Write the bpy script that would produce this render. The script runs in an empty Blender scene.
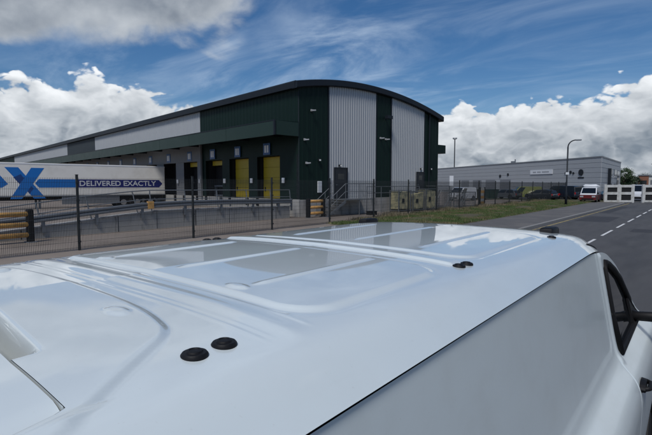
import bpy, math, random
from mathutils import Vector, Matrix
random.seed(7)
R = math.radians
scene = bpy.context.scene
COL = scene.collection

# ------------------------------------------------------------------ camera
cam_d = bpy.data.cameras.new('camera'); cam = bpy.data.objects.new('camera', cam_d); COL.objects.link(cam)
cam_d.sensor_width = 36.0; cam_d.lens = 36.0 * 460 / 652; cam_d.clip_start = 0.02; cam_d.clip_end = 3000
cam.location = (0, 0, 2.25); cam.rotation_euler = (R(90 - 4.165), 0, R(39.04))
scene.camera = cam

# ------------------------------------------------------------------ sky
SUN_EL, SUN_AZ = 55.0, 161.0            # azimuth measured from +Y towards +X
SKY_K = 0.10
world = bpy.data.worlds.new('World'); scene.world = world; world.use_nodes = True
nt = world.node_tree; nt.nodes.clear()
class N:
    """tiny node-maths helper"""
    def __init__(s, tree): s.t = tree
    def new(s, k, **kw):
        n = s.t.nodes.new(k)
        for a, b in kw.items(): setattr(n, a, b)
        return n
    def put(s, sock, v):
        if hasattr(v, 'is_output') or isinstance(v, bpy.types.NodeSocket): s.t.links.new(v, sock)
        else: sock.default_value = v
    def m(s, op, a, b=None, c=None, clamp=False):
        n = s.new('ShaderNodeMath', operation=op); n.use_clamp = clamp
        s.put(n.inputs[0], a)
        if b is not None: s.put(n.inputs[1], b)
        if c is not None: s.put(n.inputs[2], c)
        return n.outputs[0]
    def v(s, op, a, b=None, sc=None):
        n = s.new('ShaderNodeVectorMath', operation=op)
        s.put(n.inputs[0], a)
        if b is not None: s.put(n.inputs[1], b)
        if sc is not None: s.put(n.inputs['Scale'], sc)
        return n.outputs[0]
    def noise(s, vec, scale, detail=6, rough=0.55, dist=0.0, lac=2.0):
        n = s.new('ShaderNodeTexNoise'); s.put(n.inputs['Vector'], vec)
        n.inputs['Scale'].default_value = scale; n.inputs['Detail'].default_value = detail
        n.inputs['Roughness'].default_value = rough; n.inputs['Distortion'].default_value = dist
        n.inputs['Lacunarity'].default_value = lac
        return n.outputs['Fac']
    def ss(s, x, a, b, lo=0.0, hi=1.0):
        n = s.new('ShaderNodeMapRange', interpolation_type='SMOOTHSTEP')
        s.put(n.inputs['Value'], x)
        for k, q in (('From Min', a), ('From Max', b), ('To Min', lo), ('To Max', hi)): s.put(n.inputs[k], q)
        return n.outputs['Result']
    def mix(s, f, a, b):
        n = s.new('ShaderNodeMix', data_type='RGBA')
        s.put(n.inputs['Factor'], f); s.put(n.inputs[6], a); s.put(n.inputs[7], b)
        return n.outputs[2]
    def gauss(s, x, x0, w):
        d = s.m('DIVIDE', s.m('SUBTRACT', x, x0), w)
        return s.m('EXPONENT', s.m('MULTIPLY', s.m('MULTIPLY', d, d), -1.0))
k = N(nt)
sky = k.new('ShaderNodeTexSky', sky_type='NISHITA'); sky.sun_disc = False
sky.sun_elevation = R(SUN_EL); sky.sun_rotation = R(SUN_AZ); sky.altitude = 50
sky.air_density = 1.0; sky.dust_density = 0.25; sky.ozone_density = 3.5
D = k.new('ShaderNodeTexCoord').outputs['Generated']
sep = k.new('ShaderNodeSeparateXYZ'); nt.links.new(D, sep.inputs[0])
dx, dy, dz = sep.outputs
DEG = 57.29578
az = k.m('MULTIPLY', k.m('ARCTAN2', dx, dy), DEG)
el = k.m('MULTIPLY', k.m('ARCSINE', dz), DEG)
warp = k.v('MULTIPLY', D, (1.0, 1.0, 1.7))
# cumulus bank that stands all round the horizon
def billow(vec, scale):
    n1 = k.m('ABSOLUTE', k.m('SUBTRACT', k.noise(vec, scale, 2, 0.45), 0.5))
    n2 = k.m('ABSOLUTE', k.m('SUBTRACT', k.noise(vec, scale * 2.6, 2, 0.5), 0.5))
    return k.m('ADD', n1, k.m('MULTIPLY', n2, 0.5))     # about 0 .. 0.4, rounded lumps with creases
def bank(off):
    v0 = k.v('ADD', warp, off)
    nz = k.new('ShaderNodeTexNoise'); k.put(nz.inputs['Vector'], v0); nz.inputs['Scale'].default_value = 9; nz.inputs['Detail'].default_value = 5
    v1 = k.v('ADD', v0, k.v('SCALE', k.v('SUBTRACT', nz.outputs['Color'], (.5, .5, .5)), sc=0.10))
    a = k.noise(v0, 4.6, 8, 0.55, 0.1)
    puff = k.m('SUBTRACT', billow(v1, 9.0), 0.13)
    return k.m('ADD', k.m('SUBTRACT', a, 0.5), k.m('MULTIPLY', puff, 1.0))     # about -0.3 .. 0.3
nb = bank((3.1, 1.7, 0.4))
nb_up = bank((3.082, 1.712, 0.438))
big = k.noise(k.v('ADD', D, (9.0, 4.0, 2.0)), 2.2, 2, 0.5)
top = k.m('ADD', 8.7, k.m('MULTIPLY', k.m('SUBTRACT', big, 0.5), 3.0))
top = k.m('ADD', top, k.m('MULTIPLY', k.gauss(az, -66, 10), 2.4))
top = k.m('ADD', top, k.m('MULTIPLY', k.gauss(az, -2, 6), 1.6))
top = k.m('ADD', top, k.m('MULTIPLY', k.gauss(az, -29.6, 1.8), 3.2))
top = k.m('ADD', top, k.m('MULTIPLY', k.gauss(az, -20, 12), 0.1))
deg1 = k.m('ADD', k.m('SUBTRACT', top, el), k.m('MULTIPLY', nb, 11.0))
m1 = k.ss(deg1, -0.15, 0.55)
lit1 = k.m('ADD', 0.42, k.m('MULTIPLY', k.m('SUBTRACT', nb, nb_up), 2.3), clamp=True)
lit1 = k.m('ADD', k.m('MULTIPLY', lit1, 0.66), k.m('MULTIPLY', k.ss(deg1, 6.0, 0.2), 0.42))
lit1 = k.m('ADD', lit1, k.m('MULTIPLY', k.m('SUBTRACT', k.noise(k.v('ADD', warp, (7, 3, 1)), 4.0, 4, 0.5), 0.5), 0.45), clamp=True)
# broken higher cumulus, grey-based
nv = k.v('MULTIPLY', D, (1, 1, 1.5))
def high(off):
    v0 = k.v('ADD', nv, off)
    return k.m('ADD', k.noise(v0, 3.4, 9, 0.56, 0.25), k.m('MULTIPLY', k.m('SUBTRACT', billow(v0, 6.0), 0.13), 0.40))
nh = high((1.3, 7.2, 3.9)); nh_up = high((1.285, 7.21, 3.95))
bump = k.m('MULTIPLY', k.gauss(az, -76, 12), k.gauss(el, 22, 7.0))
bump = k.m('ADD', bump, k.m('MULTIPLY', k.m('MULTIPLY', k.gauss(az, -57, 9), k.gauss(el, 22.5, 5.5)), 0.85))
gap = k.m('MULTIPLY', k.gauss(az, -22, 26), k.gauss(el, 18, 9))
den2 = k.m('ADD', k.m('SUBTRACT', k.m('MULTIPLY', bump, 0.66), k.m('MULTIPLY', gap, 0.28)), k.m('SUBTRACT', nh, 0.60))
den2 = k.m('SUBTRACT', den2, k.m('MULTIPLY', k.ss(el, 15.5, 9), 0.5))
m2 = k.ss(den2, -0.02, 0.20, 0.0, 0.97)
lit2 = k.m('ADD', 0.38, k.m('MULTIPLY', k.m('SUBTRACT', nh, nh_up), 2.6), clamp=True)
lit2 = k.m('ADD', k.m('MULTIPLY', lit2, 0.7), k.m('MULTIPLY', k.ss(den2, 0.34, 0.02), 0.26), clamp=True)
# thin cirrus streaks
pl = k.v('SCALE', D, sc=k.m('DIVIDE', 1.0, k.m('ADD', k.m('ABSOLUTE', dz), 0.12)))
rotn = k.new('ShaderNodeMapping'); rotn.inputs['Rotation'].default_value = (0, 0, R(28)); rotn.inputs['Scale'].default_value = (0.7, 1.3, 0.0)
nt.links.new(pl, rotn.inputs['Vector'])
nc = k.noise(rotn.outputs[0], 1.3, 9, 0.60, 0.8)
nc2 = k.noise(k.v('ADD', D, (5, 5, 5)), 2.6, 3, 0.5)
m3 = k.m('MULTIPLY', k.ss(nc, 0.38, 0.72), k.ss(nc2, 0.32, 0.60))
m3 = k.m('MULTIPLY', m3, k.m('ADD', 0.20, k.m('MULTIPLY', k.gauss(az, -46, 20), 0.62)))
def cloudcol(lit, dark, bright):
    return k.mix(lit, tuple(c / SKY_K for c in dark) + (1,), tuple(c / SKY_K for c in bright) + (1,))
hs = k.new('ShaderNodeHueSaturation'); hs.inputs['Hue'].default_value = 0.504; hs.inputs['Saturation'].default_value = 1.28; hs.inputs['Value'].default_value = 0.44
nt.links.new(sky.outputs[0], hs.inputs['Color'])
c = k.mix(m3, hs.outputs[0], tuple(q / SKY_K for q in (0.33, 0.40, 0.49)) + (1,))
c = k.mix(m2, c, cloudcol(lit2, (0.10, 0.122, 0.155), (0.45, 0.475, 0.50)))
c = k.mix(m1, c, cloudcol(lit1, (0.105, 0.132, 0.165), (0.54, 0.56, 0.58)))
bg = k.new('ShaderNodeBackground'); bg.inputs['Strength'].default_value = SKY_K
nt.links.new(c, bg.inputs['Color'])
wo = k.new('ShaderNodeOutputWorld'); nt.links.new(bg.outputs[0], wo.inputs['Surface'])

# ------------------------------------------------------------------ sun (veiled by cloud) and exposure
sd = bpy.data.lights.new('sun', 'SUN'); sun = bpy.data.objects.new('sun', sd); COL.objects.link(sun)
sd.energy = 1.6; sd.angle = R(16); sd.color = (1.0, 0.97, 0.93)
sv = Vector((math.sin(R(SUN_AZ)) * math.cos(R(SUN_EL)), math.cos(R(SUN_AZ)) * math.cos(R(SUN_EL)), math.sin(R(SUN_EL))))
sun.rotation_euler = sv.to_track_quat('Z', 'Y').to_euler(); sun.location = (-20, 10, 40)
vs = scene.view_settings; vs.view_transform = 'Standard'; vs.look = 'None'; vs.exposure = 0.78; vs.gamma = 1.0
vs.use_curve_mapping = False

# ------------------------------------------------------------------ materials
MATS = {}
def mat(name, col, rough=0.6, metal=0.0, var=0.12, vscale=3.0, bump=0.0, bscale=40.0, coat=0.0, col2=None, c2scale=0.6, c2lo=0.45, c2hi=0.65, stretch=(1, 1, 1), spec=0.5, trans=0.0):
    m = bpy.data.materials.new(name); m.use_nodes = True
    t = m.node_tree; b = t.nodes['Principled BSDF']; q = N(t)
    co = q.new('ShaderNodeTexCoord').outputs['Object']
    mp = q.new('ShaderNodeMapping'); mp.inputs['Scale'].default_value = stretch; t.links.new(co, mp.inputs['Vector']); co = mp.outputs[0]
    base = tuple(col) + (1,)
    if col2 is not None:
        f = q.ss(q.noise(co, c2scale, 7, 0.6), c2lo, c2hi)
        base = q.mix(f, base, tuple(col2) + (1,))
    if var > 0:
        f = q.noise(co, vscale, 6, 0.6)
        g = q.m('ADD', 1.0 - var, q.m('MULTIPLY', f, 2 * var))
        base = q.v('SCALE', base[:3] if isinstance(base, tuple) else base, sc=g)
    q.put(b.inputs['Base Color'], base)
    if var > 0 and rough > 0.2:
        q.put(b.inputs['Roughness'], q.m('ADD', rough - 0.06, q.m('MULTIPLY', q.noise(co, vscale * 1.7, 4, 0.6), 0.12)))
    else: b.inputs['Roughness'].default_value = rough
    b.inputs['Metallic'].default_value = metal; b.inputs['Specular IOR Level'].default_value = spec
    b.inputs['Coat Weight'].default_value = coat; b.inputs['Coat Roughness'].default_value = 0.03; b.inputs['Coat IOR'].default_value = 1.62
    b.inputs['Transmission Weight'].default_value = trans
    if bump > 0:
        bn = q.new('ShaderNodeBump'); bn.inputs['Strength'].default_value = bump; bn.inputs['Distance'].default_value = 0.02
        t.links.new(q.noise(co, bscale, 5, 0.65), bn.inputs['Height']); t.links.new(bn.outputs[0], b.inputs['Normal'])
    MATS[name] = m
    return m
M = MATS
def van_paint(name, coat, cr0, cr1, dust):
    m = mat(name, (0.67, 0.705, 0.725), 0.30, coat=coat, var=0.0)
    t = m.node_tree; b = t.nodes['Principled BSDF']; q = N(t)
    co = q.new('ShaderNodeTexCoord').outputs['Object']
    film = q.ss(q.noise(co, 4.5, 8, 0.62), 0.40, 0.78)
    mp = q.new('ShaderNodeMapping'); mp.inputs['Scale'].default_value = (9, 1.2, 3); t.links.new(co, mp.inputs['Vector'])
    streak = q.ss(q.noise(mp.outputs[0], 3.0, 6, 0.6), 0.52, 0.80)
    speck = q.ss(q.noise(co, 130, 2, 0.5), 0.70, 0.76)
    d = q.m('ADD', q.m('MULTIPLY', film, dust), q.m('ADD', q.m('MULTIPLY', streak, dust * .6), q.m('MULTIPLY', speck, dust * 1.3)), clamp=True)
    q.put(b.inputs['Base Color'], q.mix(d, (0.63, 0.69, 0.69, 1), (0.40, 0.40, 0.36, 1)))
    q.put(b.inputs['Coat Roughness'], q.m('ADD', cr0, q.m('MULTIPLY', q.m('ADD', film, streak), cr1)))
    return m
van_paint('van_white', 1.0, 0.02, 0.035, 0.10)
van_paint('van_side', 0.45, 0.10, 0.06, 0.16)
mat('black_plastic', (0.008, 0.008, 0.009), 0.55, var=0.15, vscale=30, bump=0.08, bscale=300, spec=0.22)
mat('rubber', (0.008, 0.008, 0.009), 0.7, var=0.1, spec=0.25)
mat('dark_glass', (0.006, 0.008, 0.010), 0.03, var=0, spec=0.6)
mat('mirror_glass', (0.6, 0.62, 0.65), 0.03, metal=1.0, var=0)
mat('alloy', (0.45, 0.46, 0.48), 0.35, metal=0.9, var=0.05)
mat('lamp_red', (0.35, 0.01, 0.01), 0.15, var=0)
mat('lamp_clear', (0.55, 0.57, 0.60), 0.08, metal=0.4, var=0)
mat('plate_yellow', (0.75, 0.55, 0.05), 0.4, var=0.02)
mat('asphalt', (0.070, 0.069, 0.069), 0.85, var=0.30, vscale=1.6, bump=0.5, bscale=90, col2=(0.052, 0.052, 0.054), c2scale=0.5, stretch=(1.6, 0.3, 1))
mat('asphalt_patch', (0.036, 0.036, 0.039), 0.85, var=0.3, vscale=3, bump=0.5, bscale=90)
mat('footpath', (0.095, 0.092, 0.090), 0.9, var=0.2, vscale=1.5, bump=0.4, bscale=80, col2=(0.125, 0.118, 0.11), c2scale=0.5)
mat('kerb_stone', (0.22, 0.215, 0.205), 0.85, var=0.2, vscale=4, bump=0.3)
mat('yard_concrete', (0.21, 0.176, 0.148), 0.9, var=0.22, vscale=0.7, bump=0.4, bscale=25, col2=(0.15, 0.125, 0.104), c2scale=0.25)
mat('soil', (0.075, 0.062, 0.036), 0.95, var=0.3, vscale=2.0, bump=0.6, bscale=20, col2=(0.06, 0.075, 0.022), c2scale=0.4)
mat('ground', (0.09, 0.085, 0.07), 0.95, var=0.25, vscale=0.1, col2=(0.06, 0.075, 0.03), c2scale=0.03)
mat('line_white', (0.62, 0.62, 0.60), 0.7, var=0.25, vscale=9, col2=(0.30, 0.30, 0.29), c2scale=8, c2lo=0.58, c2hi=0.72)
mat('line_yellow', (0.34, 0.26, 0.09), 0.7, var=0.3, vscale=7, col2=(0.14, 0.12, 0.07), c2scale=3)
mat('green_clad', (0.0070, 0.0185, 0.0150), 0.5, var=0.10, vscale=1.2, stretch=(1, 1, 0.25), spec=0.12)
mat('grey_clad', (0.38, 0.395, 0.41), 0.42, var=0.07, vscale=1.4, stretch=(1, 1, 0.2), metal=0.1)
mat('dark_clad', (0.040, 0.050, 0.058), 0.45, var=0.1, spec=0.2)
mat('green_smooth', (0.014, 0.032, 0.025), 0.4, var=0.12, vscale=0.8, spec=0.25)
mat('fascia', (0.012, 0.016, 0.022), 0.45, var=0.1, spec=0.2)
mat('roof_sheet', (0.10, 0.11, 0.12), 0.5, var=0.1)
mat('grey_block', (0.16, 0.165, 0.17), 0.7, var=0.12)
mat('shade_black', (0.006, 0.006, 0.007), 0.8, var=0.1)
mat('door_yellow', (0.40, 0.29, 0.012), 0.5, var=0.12, vscale=2.5)
mat('steel_door', (0.012, 0.014, 0.018), 0.45, var=0.1)
mat('sign_blue', (0.010, 0.075, 0.22), 0.4, var=0.05)
mat('sign_white', (0.62, 0.64, 0.66), 0.5, var=0.05)
mat('camera_shell', (0.34, 0.35, 0.36), 0.5, var=0.05)
mat('lamp_lens', (0.75, 0.75, 0.70), 0.3, var=0)
mat('concrete', (0.34, 0.33, 0.305), 0.9, var=0.2, vscale=1.5, bump=0.35, bscale=18, col2=(0.085, 0.082, 0.078), c2scale=2.2, c2lo=0.55, c2hi=0.74, stretch=(1, 1, 0.18))
mat('concrete_pale', (0.40, 0.39, 0.37), 0.9, var=0.16, vscale=1.5, bump=0.3, bscale=18, col2=(0.16, 0.155, 0.15), c2scale=1.6, c2lo=0.5, c2hi=0.7, stretch=(1, 1, 0.25))
mat('galv', (0.20, 0.215, 0.23), 0.5, metal=0.55, var=0.15, vscale=4)
mat('fence_green', (0.010, 0.013, 0.014), 0.5, var=0.1)
mat('barrier_yellow', (0.66, 0.36, 0.10), 0.6, var=0.18, vscale=5, col2=(0.45, 0.24, 0.08), c2scale=4)
mat('trailer_white', (0.76, 0.74, 0.69), 0.40, var=0.05, vscale=1.0, col2=(0.70, 0.675, 0.62), c2scale=0.8)
mat('logo_blue', (0.004, 0.14, 0.46), 0.4, var=0.04)
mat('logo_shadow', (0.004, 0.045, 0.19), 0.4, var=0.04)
mat('logo_navy', (0.010, 0.016, 0.14), 0.4, var=0.04)
mat('unit_clad', (0.34, 0.355, 0.37), 0.45, var=0.06, vscale=0.4, metal=0.1)
mat('unit_clad_dark', (0.15, 0.16, 0.175), 0.45, var=0.06, vscale=0.4)
mat('cage_yellow', (0.36, 0.33, 0.20), 0.6, var=0.3, vscale=4, col2=(0.16, 0.17, 0.12), c2scale=2.5)
mat('paint_white', (0.52, 0.52, 0.50), 0.6, var=0.18, vscale=3, col2=(0.40, 0.39, 0.36), c2scale=2)
mat('paint_red', (0.11, 0.010, 0.010), 0.35, var=0.06)
mat('brick_orange', (0.20, 0.085, 0.05), 0.8, var=0.15)
mat('bark', (0.06, 0.045, 0.03), 0.9, var=0.25, vscale=10, bump=0.4)
mat('leaf', (0.030, 0.058, 0.018), 0.6, var=0.45, vscale=2.5)
mat('leaf_dark', (0.018, 0.036, 0.014), 0.6, var=0.45, vscale=2.5)
mat('grass_blade', (0.060, 0.098, 0.022), 0.7, var=0.4, vscale=1.6, col2=(0.16, 0.13, 0.065), c2scale=0.6, c2lo=0.47, c2hi=0.62)
mat('dry_blade', (0.17, 0.14, 0.085), 0.8, var=0.35, vscale=2.0, col2=(0.07, 0.085, 0.03), c2scale=0.9)
def paint(name, col): return mat(name, col, 0.3, coat=1.0, var=0.02)
paint('car_white', (0.62, 0.63, 0.64)); paint('car_black', (0.010, 0.010, 0.012)); paint('car_grey', (0.08, 0.085, 0.09))
paint('car_blue', (0.008, 0.012, 0.020)); paint('car_silver', (0.30, 0.31, 0.33)); paint('car_lime', (0.27, 0.29, 0.06)); paint('car_green', (0.01, 0.035, 0.028))

# ------------------------------------------------------------------ mesh helpers
class MB:
    def __init__(s): s.v = []; s.f = []
    def add(s, vs_, fs):
        o = len(s.v); s.v += [tuple(p) for p in vs_]; s.f += [tuple(i + o for i in f) for f in fs]; return s
    def box(s, x0, x1, y0, y1, z0, z1, rot=None, at=None):
        p = [(x, y, z) for z in (z0, z1) for y in (y0, y1) for x in (x0, x1)]
        if rot is not None: p = [tuple(rot @ Vector(q) + Vector(at)) for q in p]
        return s.add(p, [(0, 2, 3, 1), (4, 5, 7, 6), (0, 1, 5, 4), (2, 6, 7, 3), (0, 4, 6, 2), (1, 3, 7, 5)])
    def cbox(s, x0, x1, y0, y1, z0, z1, c=0.01):
        """box with chamfered vertical edges and a chamfered top"""
        ring = lambda z, i: [(x0 + i + c, y0 + i, z), (x1 - i - c, y0 + i, z), (x1 - i, y0 + i + c, z), (x1 - i, y1 - i - c, z), (x1 - i - c, y1 - i, z), (x0 + i + c, y1 - i, z), (x0 + i, y1 - i - c, z), (x0 + i, y0 + i + c, z)]
        return s.rings([ring(z0, 0), ring(z1 - c, 0), ring(z1, c)])
    def rings(s, rs, cap=True, closed=True):
        n = len(rs[0]); vs_ = [p for r in rs for p in r]; fs = []
        for a in range(len(rs) - 1):
            for i in range(n if closed else n - 1):
                j = (i + 1) % n
                fs.append((a * n + i, a * n + j, (a + 1) * n + j, (a + 1) * n + i))
        if cap: fs.append(tuple(range(n))[::-1]); fs.append(tuple((len(rs) - 1) * n + i for i in range(n)))
        return s.add(vs_, fs)
    def tube(s, pts, r, n=6, cap=True):
        pts = [Vector(p) for p in pts]; rs = []
        rr = r if isinstance(r, (list, tuple)) else [r] * len(pts)
        for i, p in enumerate(pts):
            d = (pts[min(i + 1, len(pts) - 1)] - pts[max(i - 1, 0)]).normalized()
            u = d.cross(Vector((0, 0, 1)))
            if u.length < 1e-3: u = d.cross(Vector((0, 1, 0)))
            u.normalize(); w = u.cross(d)
            rs.append([tuple(p + u * math.cos(a) * rr[i] + w * math.sin(a) * rr[i]) for a in [2 * math.pi * (q + .5) / n for q in range(n)]])
        return s.rings(rs, cap)
    def lathe(s, prof, n=20, at=(0, 0, 0), axis='z'):
        rs = []
        for r, h in prof:
            ring = []
            for q in range(n):
                a = 2 * math.pi * q / n; x, y = r * math.cos(a), r * math.sin(a)
                p = (x, y, h) if axis == 'z' else ((h, x, y) if axis == 'x' else (y, h, x))
                ring.append(tuple(p[i] + at[i] for i in range(3)))
            rs.append(ring)
        return s.rings(rs)
    def prism(s, poly, axis, a, b):
        """extrude a 2-D polygon: axis 'x' poly=(y,z), axis 'y' poly=(x,z), axis 'z' poly=(x,y)"""
        f = {'x': lambda p, h: (h, p[0], p[1]), 'y': lambda p, h: (p[0], h, p[1]), 'z': lambda p, h: (p[0], p[1], h)}[axis]
        return s.rings([[f(p, a) for p in poly], [f(p, b) for p in poly]])
    def grid(s, fn, nu, nv, keep=None):
        vs_ = [fn(i / nu, j / nv) for j in range(nv + 1) for i in range(nu + 1)]; fs = []
        for j in range(nv):
            for i in range(nu):
                q = (j * (nu + 1) + i, j * (nu + 1) + i + 1, (j + 1) * (nu + 1) + i + 1, (j + 1) * (nu + 1) + i)
                if keep is None or keep([vs_[t] for t in q]): fs.append(q)
        return s.add(vs_, fs)
    def mesh(s, name, m, smooth=False):
        me = bpy.data.meshes.new(name); me.from_pydata(s.v, [], s.f); me.validate(); me.update()
        if m: me.materials.append(M[m])
        if smooth: me.shade_smooth()
        return me
    def build(s, name, m, parent=None, smooth=False, loc=None, fix=True):
        me = s.mesh(name, m, smooth)
        if fix:
            import bmesh
            bm = bmesh.new(); bm.from_mesh(me); bmesh.ops.recalc_face_normals(bm, faces=bm.faces); bm.to_mesh(me); bm.free()
        o = bpy.data.objects.new(name, me); COL.objects.link(o); o.parent = parent
        if loc is not None: o.location = loc
        return o
def auto(o, ang=35):
    o.data.set_sharp_from_angle(angle=R(ang)); return o
def inst(o, loc, parent=None, rz=0.0, name=None):
    q = o.copy(); COL.objects.link(q); q.parent = parent; q.location = loc; q.rotation_euler = (0, 0, rz); return q
def thing(name, label, cat, loc=(0, 0, 0), rz=0.0, group=None):
    o = bpy.data.objects.new(name, None); COL.objects.link(o); o.location = loc; o.rotation_euler = (0, 0, rz); o.empty_display_size = 0.2
    return tag(o, label, cat, group)
def tag(o, label, cat, group=None):
    o['label'] = label; o['category'] = cat
    if group: o['group'] = group
    return o
def struct(o, label=None):
    o['kind'] = 'structure'
    if label: o['label'] = label
    return o
def sm(x, w): # smooth step centred at 0 with half-width w
    t = max(0.0, min(1.0, (x + w) / (2 * w))); return t * t * (3 - 2 * t)
def lerp_tab(tab, x):
    if x <= tab[0][0]: return tab[0][1]
    for (a, fa), (b, fb) in zip(tab, tab[1:]):
        if x <= b: return fa + (fb - fa) * (x - a) / (b - a)
    return tab[-1][1]
def smooth_tab(tab):
    """monotone-ish cubic through a table"""
    xs = [p[0] for p in tab]; ys = [p[1] for p in tab]; n = len(xs)
    d = [(ys[i + 1] - ys[i]) / (xs[i + 1] - xs[i]) for i in range(n - 1)]
    t = [d[0]] + [0 if d[i - 1] * d[i] <= 0 else 2 * d[i - 1] * d[i] / (d[i - 1] + d[i]) for i in range(1, n - 1)] + [d[-1]]
    def f(x):
        if x <= xs[0]: return ys[0]
        if x >= xs[-1]: return ys[-1]
        i = max(q for q in range(n - 1) if xs[q] <= x); h = xs[i + 1] - xs[i]; s = (x - xs[i]) / h
        return ys[i] * (1 + 2 * s) * (1 - s) ** 2 + t[i] * h * s * (1 - s) ** 2 + ys[i + 1] * s * s * (3 - 2 * s) + t[i + 1] * h * s * s * (s - 1)
    return f

# ================================================================== SETTING
def sheet(name, m, x0, x1, y0, y1, z, nx=1, ny=1):
    return struct(MB().grid(lambda u, v: (x0 + (x1 - x0) * u, y0 + (y1 - y0) * v, z), nx, ny).build(name, m))
sheet('ground', 'ground', -900, 900, -600, 1500, -0.16)
road = sheet('road', 'asphalt', -6.95, 0.35, -60, 320, -0.11)
RZ = -0.11
# junction mouth at the far end
struct(MB().add([(-6.95, 66, RZ + .004), (-6.95, 90, RZ + .004), (-30, 90, RZ + .004), (-30, 76, RZ + .004), (-10.5, 76, RZ + .004), (-8.4, 73, RZ + .004), (-7.3, 69.5, RZ + .004)], [(6, 5, 4, 3, 2, 1, 0)]).build('side_road', 'asphalt'))
for i in range(-4, 22):
    y = 24.2 + 4.95 * i
    MB().box(-3.44, -3.33, y, y + 3.2, RZ + .002, RZ + .006).build('centre_line_dash', 'line_white', road)
for x0_, x1_, y0_, y1_ in ((-6.2, -4.3, 33.0, 38.5), (-2.6, -1.2, 27.0, 29.0), (-6.3, -5.6, 43.0, 57.0)):
    MB().box(x0_, x1_, y0_, y1_, RZ - .01, RZ + .002).build('repair_patch', 'asphalt_patch', road)
MB().box(-6.62, -6.50, -50, 66.5, RZ + .002, RZ + .006).build('edge_line', 'line_yellow', road)
struct(MB().add([(-7.08, -60, 0), (-7.08, 66.5, 0), (-10.2, 66.5, 0), (-10.2, -60, 0)], [(0, 1, 2, 3)]).build('footpath', 'footpath'))
kb = MB()
for i in range(-30, 75):
    y = i * 0.914
    if y > 65.8: break
    kb.prism([(-7.08, -.16), (-6.95, -.16), (-6.95, -.02), (-6.975, .004), (-7.08, .004)], 'y', y, y + .905)
struct(kb.build('kerb', 'kerb_stone'))
kb = MB()
for i in range(-20, 110):
    y = i * 0.914
    kb.prism([(0.35, -.16), (0.35, -.02), (0.375, .004), (0.48, .004), (0.48, -.16)], 'y', y, y + .905)
struct(kb.build('kerb_right', 'kerb_stone'))
struct(MB().add([(0.48, -60, 0), (3.2, -60, 0), (3.2, 100, 0), (0.48, 100, 0)], [(0, 1, 2, 3)]).build('footpath_right', 'footpath'))
def hum(x, y): return 0.05 * math.sin(x * 1.3 + y * .4) + 0.04 * math.sin(y * .9 - x)
struct(MB().grid(lambda u, v: (-10.2 - 5.75 * u, 20 + 47 * v, 0.0 + (0.06 + hum(u * 6, v * 47)) * math.sin(math.pi * min(1, u * 1.1 + .02)) * .8), 12, 60).build('verge', 'soil', smooth=True))
struct(MB().grid(lambda u, v: (-10.2 - 5.75 * u, -60 + 80 * v, 0.0), 2, 2).build('hardstanding', 'yard_concrete'))
struct(MB().grid(lambda u, v: (-15.95 - 110 * u, -60 + 127 * v, 0.0), 4, 4).build('yard', 'yard_concrete'))
struct(MB().grid(lambda u, v: (-10.5 - 150 * u, 90.2 + 60 * v, -0.02), 2, 2).build('unit_yard', 'yard_concrete'))
struct(MB().grid(lambda u, v: (-30 - 90 * u, 66.95 + 23 * v, -0.02), 2, 2).build('unit_forecourt', 'yard_concrete'))
struct(MB().add([(-10.6, 76.1, -.02), (-29.9, 76.1, -.02), (-29.9, 67, -.02), (-8, 67, -.02), (-8.6, 73, -.02)], [(0, 1, 2, 3, 4)]).build('corner_verge', 'soil'))

# ================================================================== WAREHOUSE
WR = R(8.3)
WC = Vector((-21.19, 23.20, 0))
wh = thing('warehouse', 'dark green and grey clad warehouse with curved roof and row of loading docks', 'warehouse', WC, -WR)
PL = 1.17                       # dock / floor level
GW = 16.5                       # gable width
LW = 150.0                      # dock face length
fz = lambda t: 9.80 - (0.0128 if t > 6.4 else 0.0160) * (t - 6.4) ** 2      # fascia top along gable
FT = 0.46
def ribbed_gable(t0, t1, z0, pitch=0.30, depth=0.035):
    """vertical trapezoid-profile cladding on the gable, x outward"""
    pts = []; t = t0; n = max(1, round((t1 - t0) / pitch)); p = (t1 - t0) / n
    for i in range(n):
        a = t0 + i * p
        pts += [(a, 0), (a + p * .50, 0), (a + p * .60, depth), (a + p * .90, depth)]
    pts.append((t1, 0))
    vs_ = [(x + .02, t, z0) for t, x in pts] + [(x + .02, t, fz(t) - FT + .05) for t, x in pts]; n = len(pts)
    return MB().add(vs_, [(i, i + 1, n + i + 1, n + i) for i in range(n - 1)])
GP = [(0.0, 2.70, 'green_clad'), (2.70, 7.84, 'grey_clad'), (7.84, 9.68, 'green_clad'), (9.68, 14.25, 'grey_clad'), (14.25, GW, 'green_clad')]
for a, b, m in GP:
    o = ribbed_gable(a + .03, b - .03, PL, .24 if m == 'grey_clad' else .46, .045 if m == 'grey_clad' else .018).build('cladding_panel', m, wh, fix=False)
    o['label'] = 'vertical %s ribbed cladding panel on the curved gable' % ('dark green' if m == 'green_clad' else 'silver grey')
# solid core wall behind the cladding
core = MB(); n = 24
core.prism([(0.0, 0)] + [(GW * i / n, fz(GW * i / n) - .08) for i in range(n + 1)] + [(GW, 0)], 'x', -0.25, 0.0)
core.build('gable_wall', 'dark_clad', wh)
for t in [b for a, b, m in GP[:-1]]:
    MB().box(.0, .085, t - .05, t + .05, PL, fz(t) - FT + .02).build('corner_flashing', 'fascia', wh)
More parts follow.
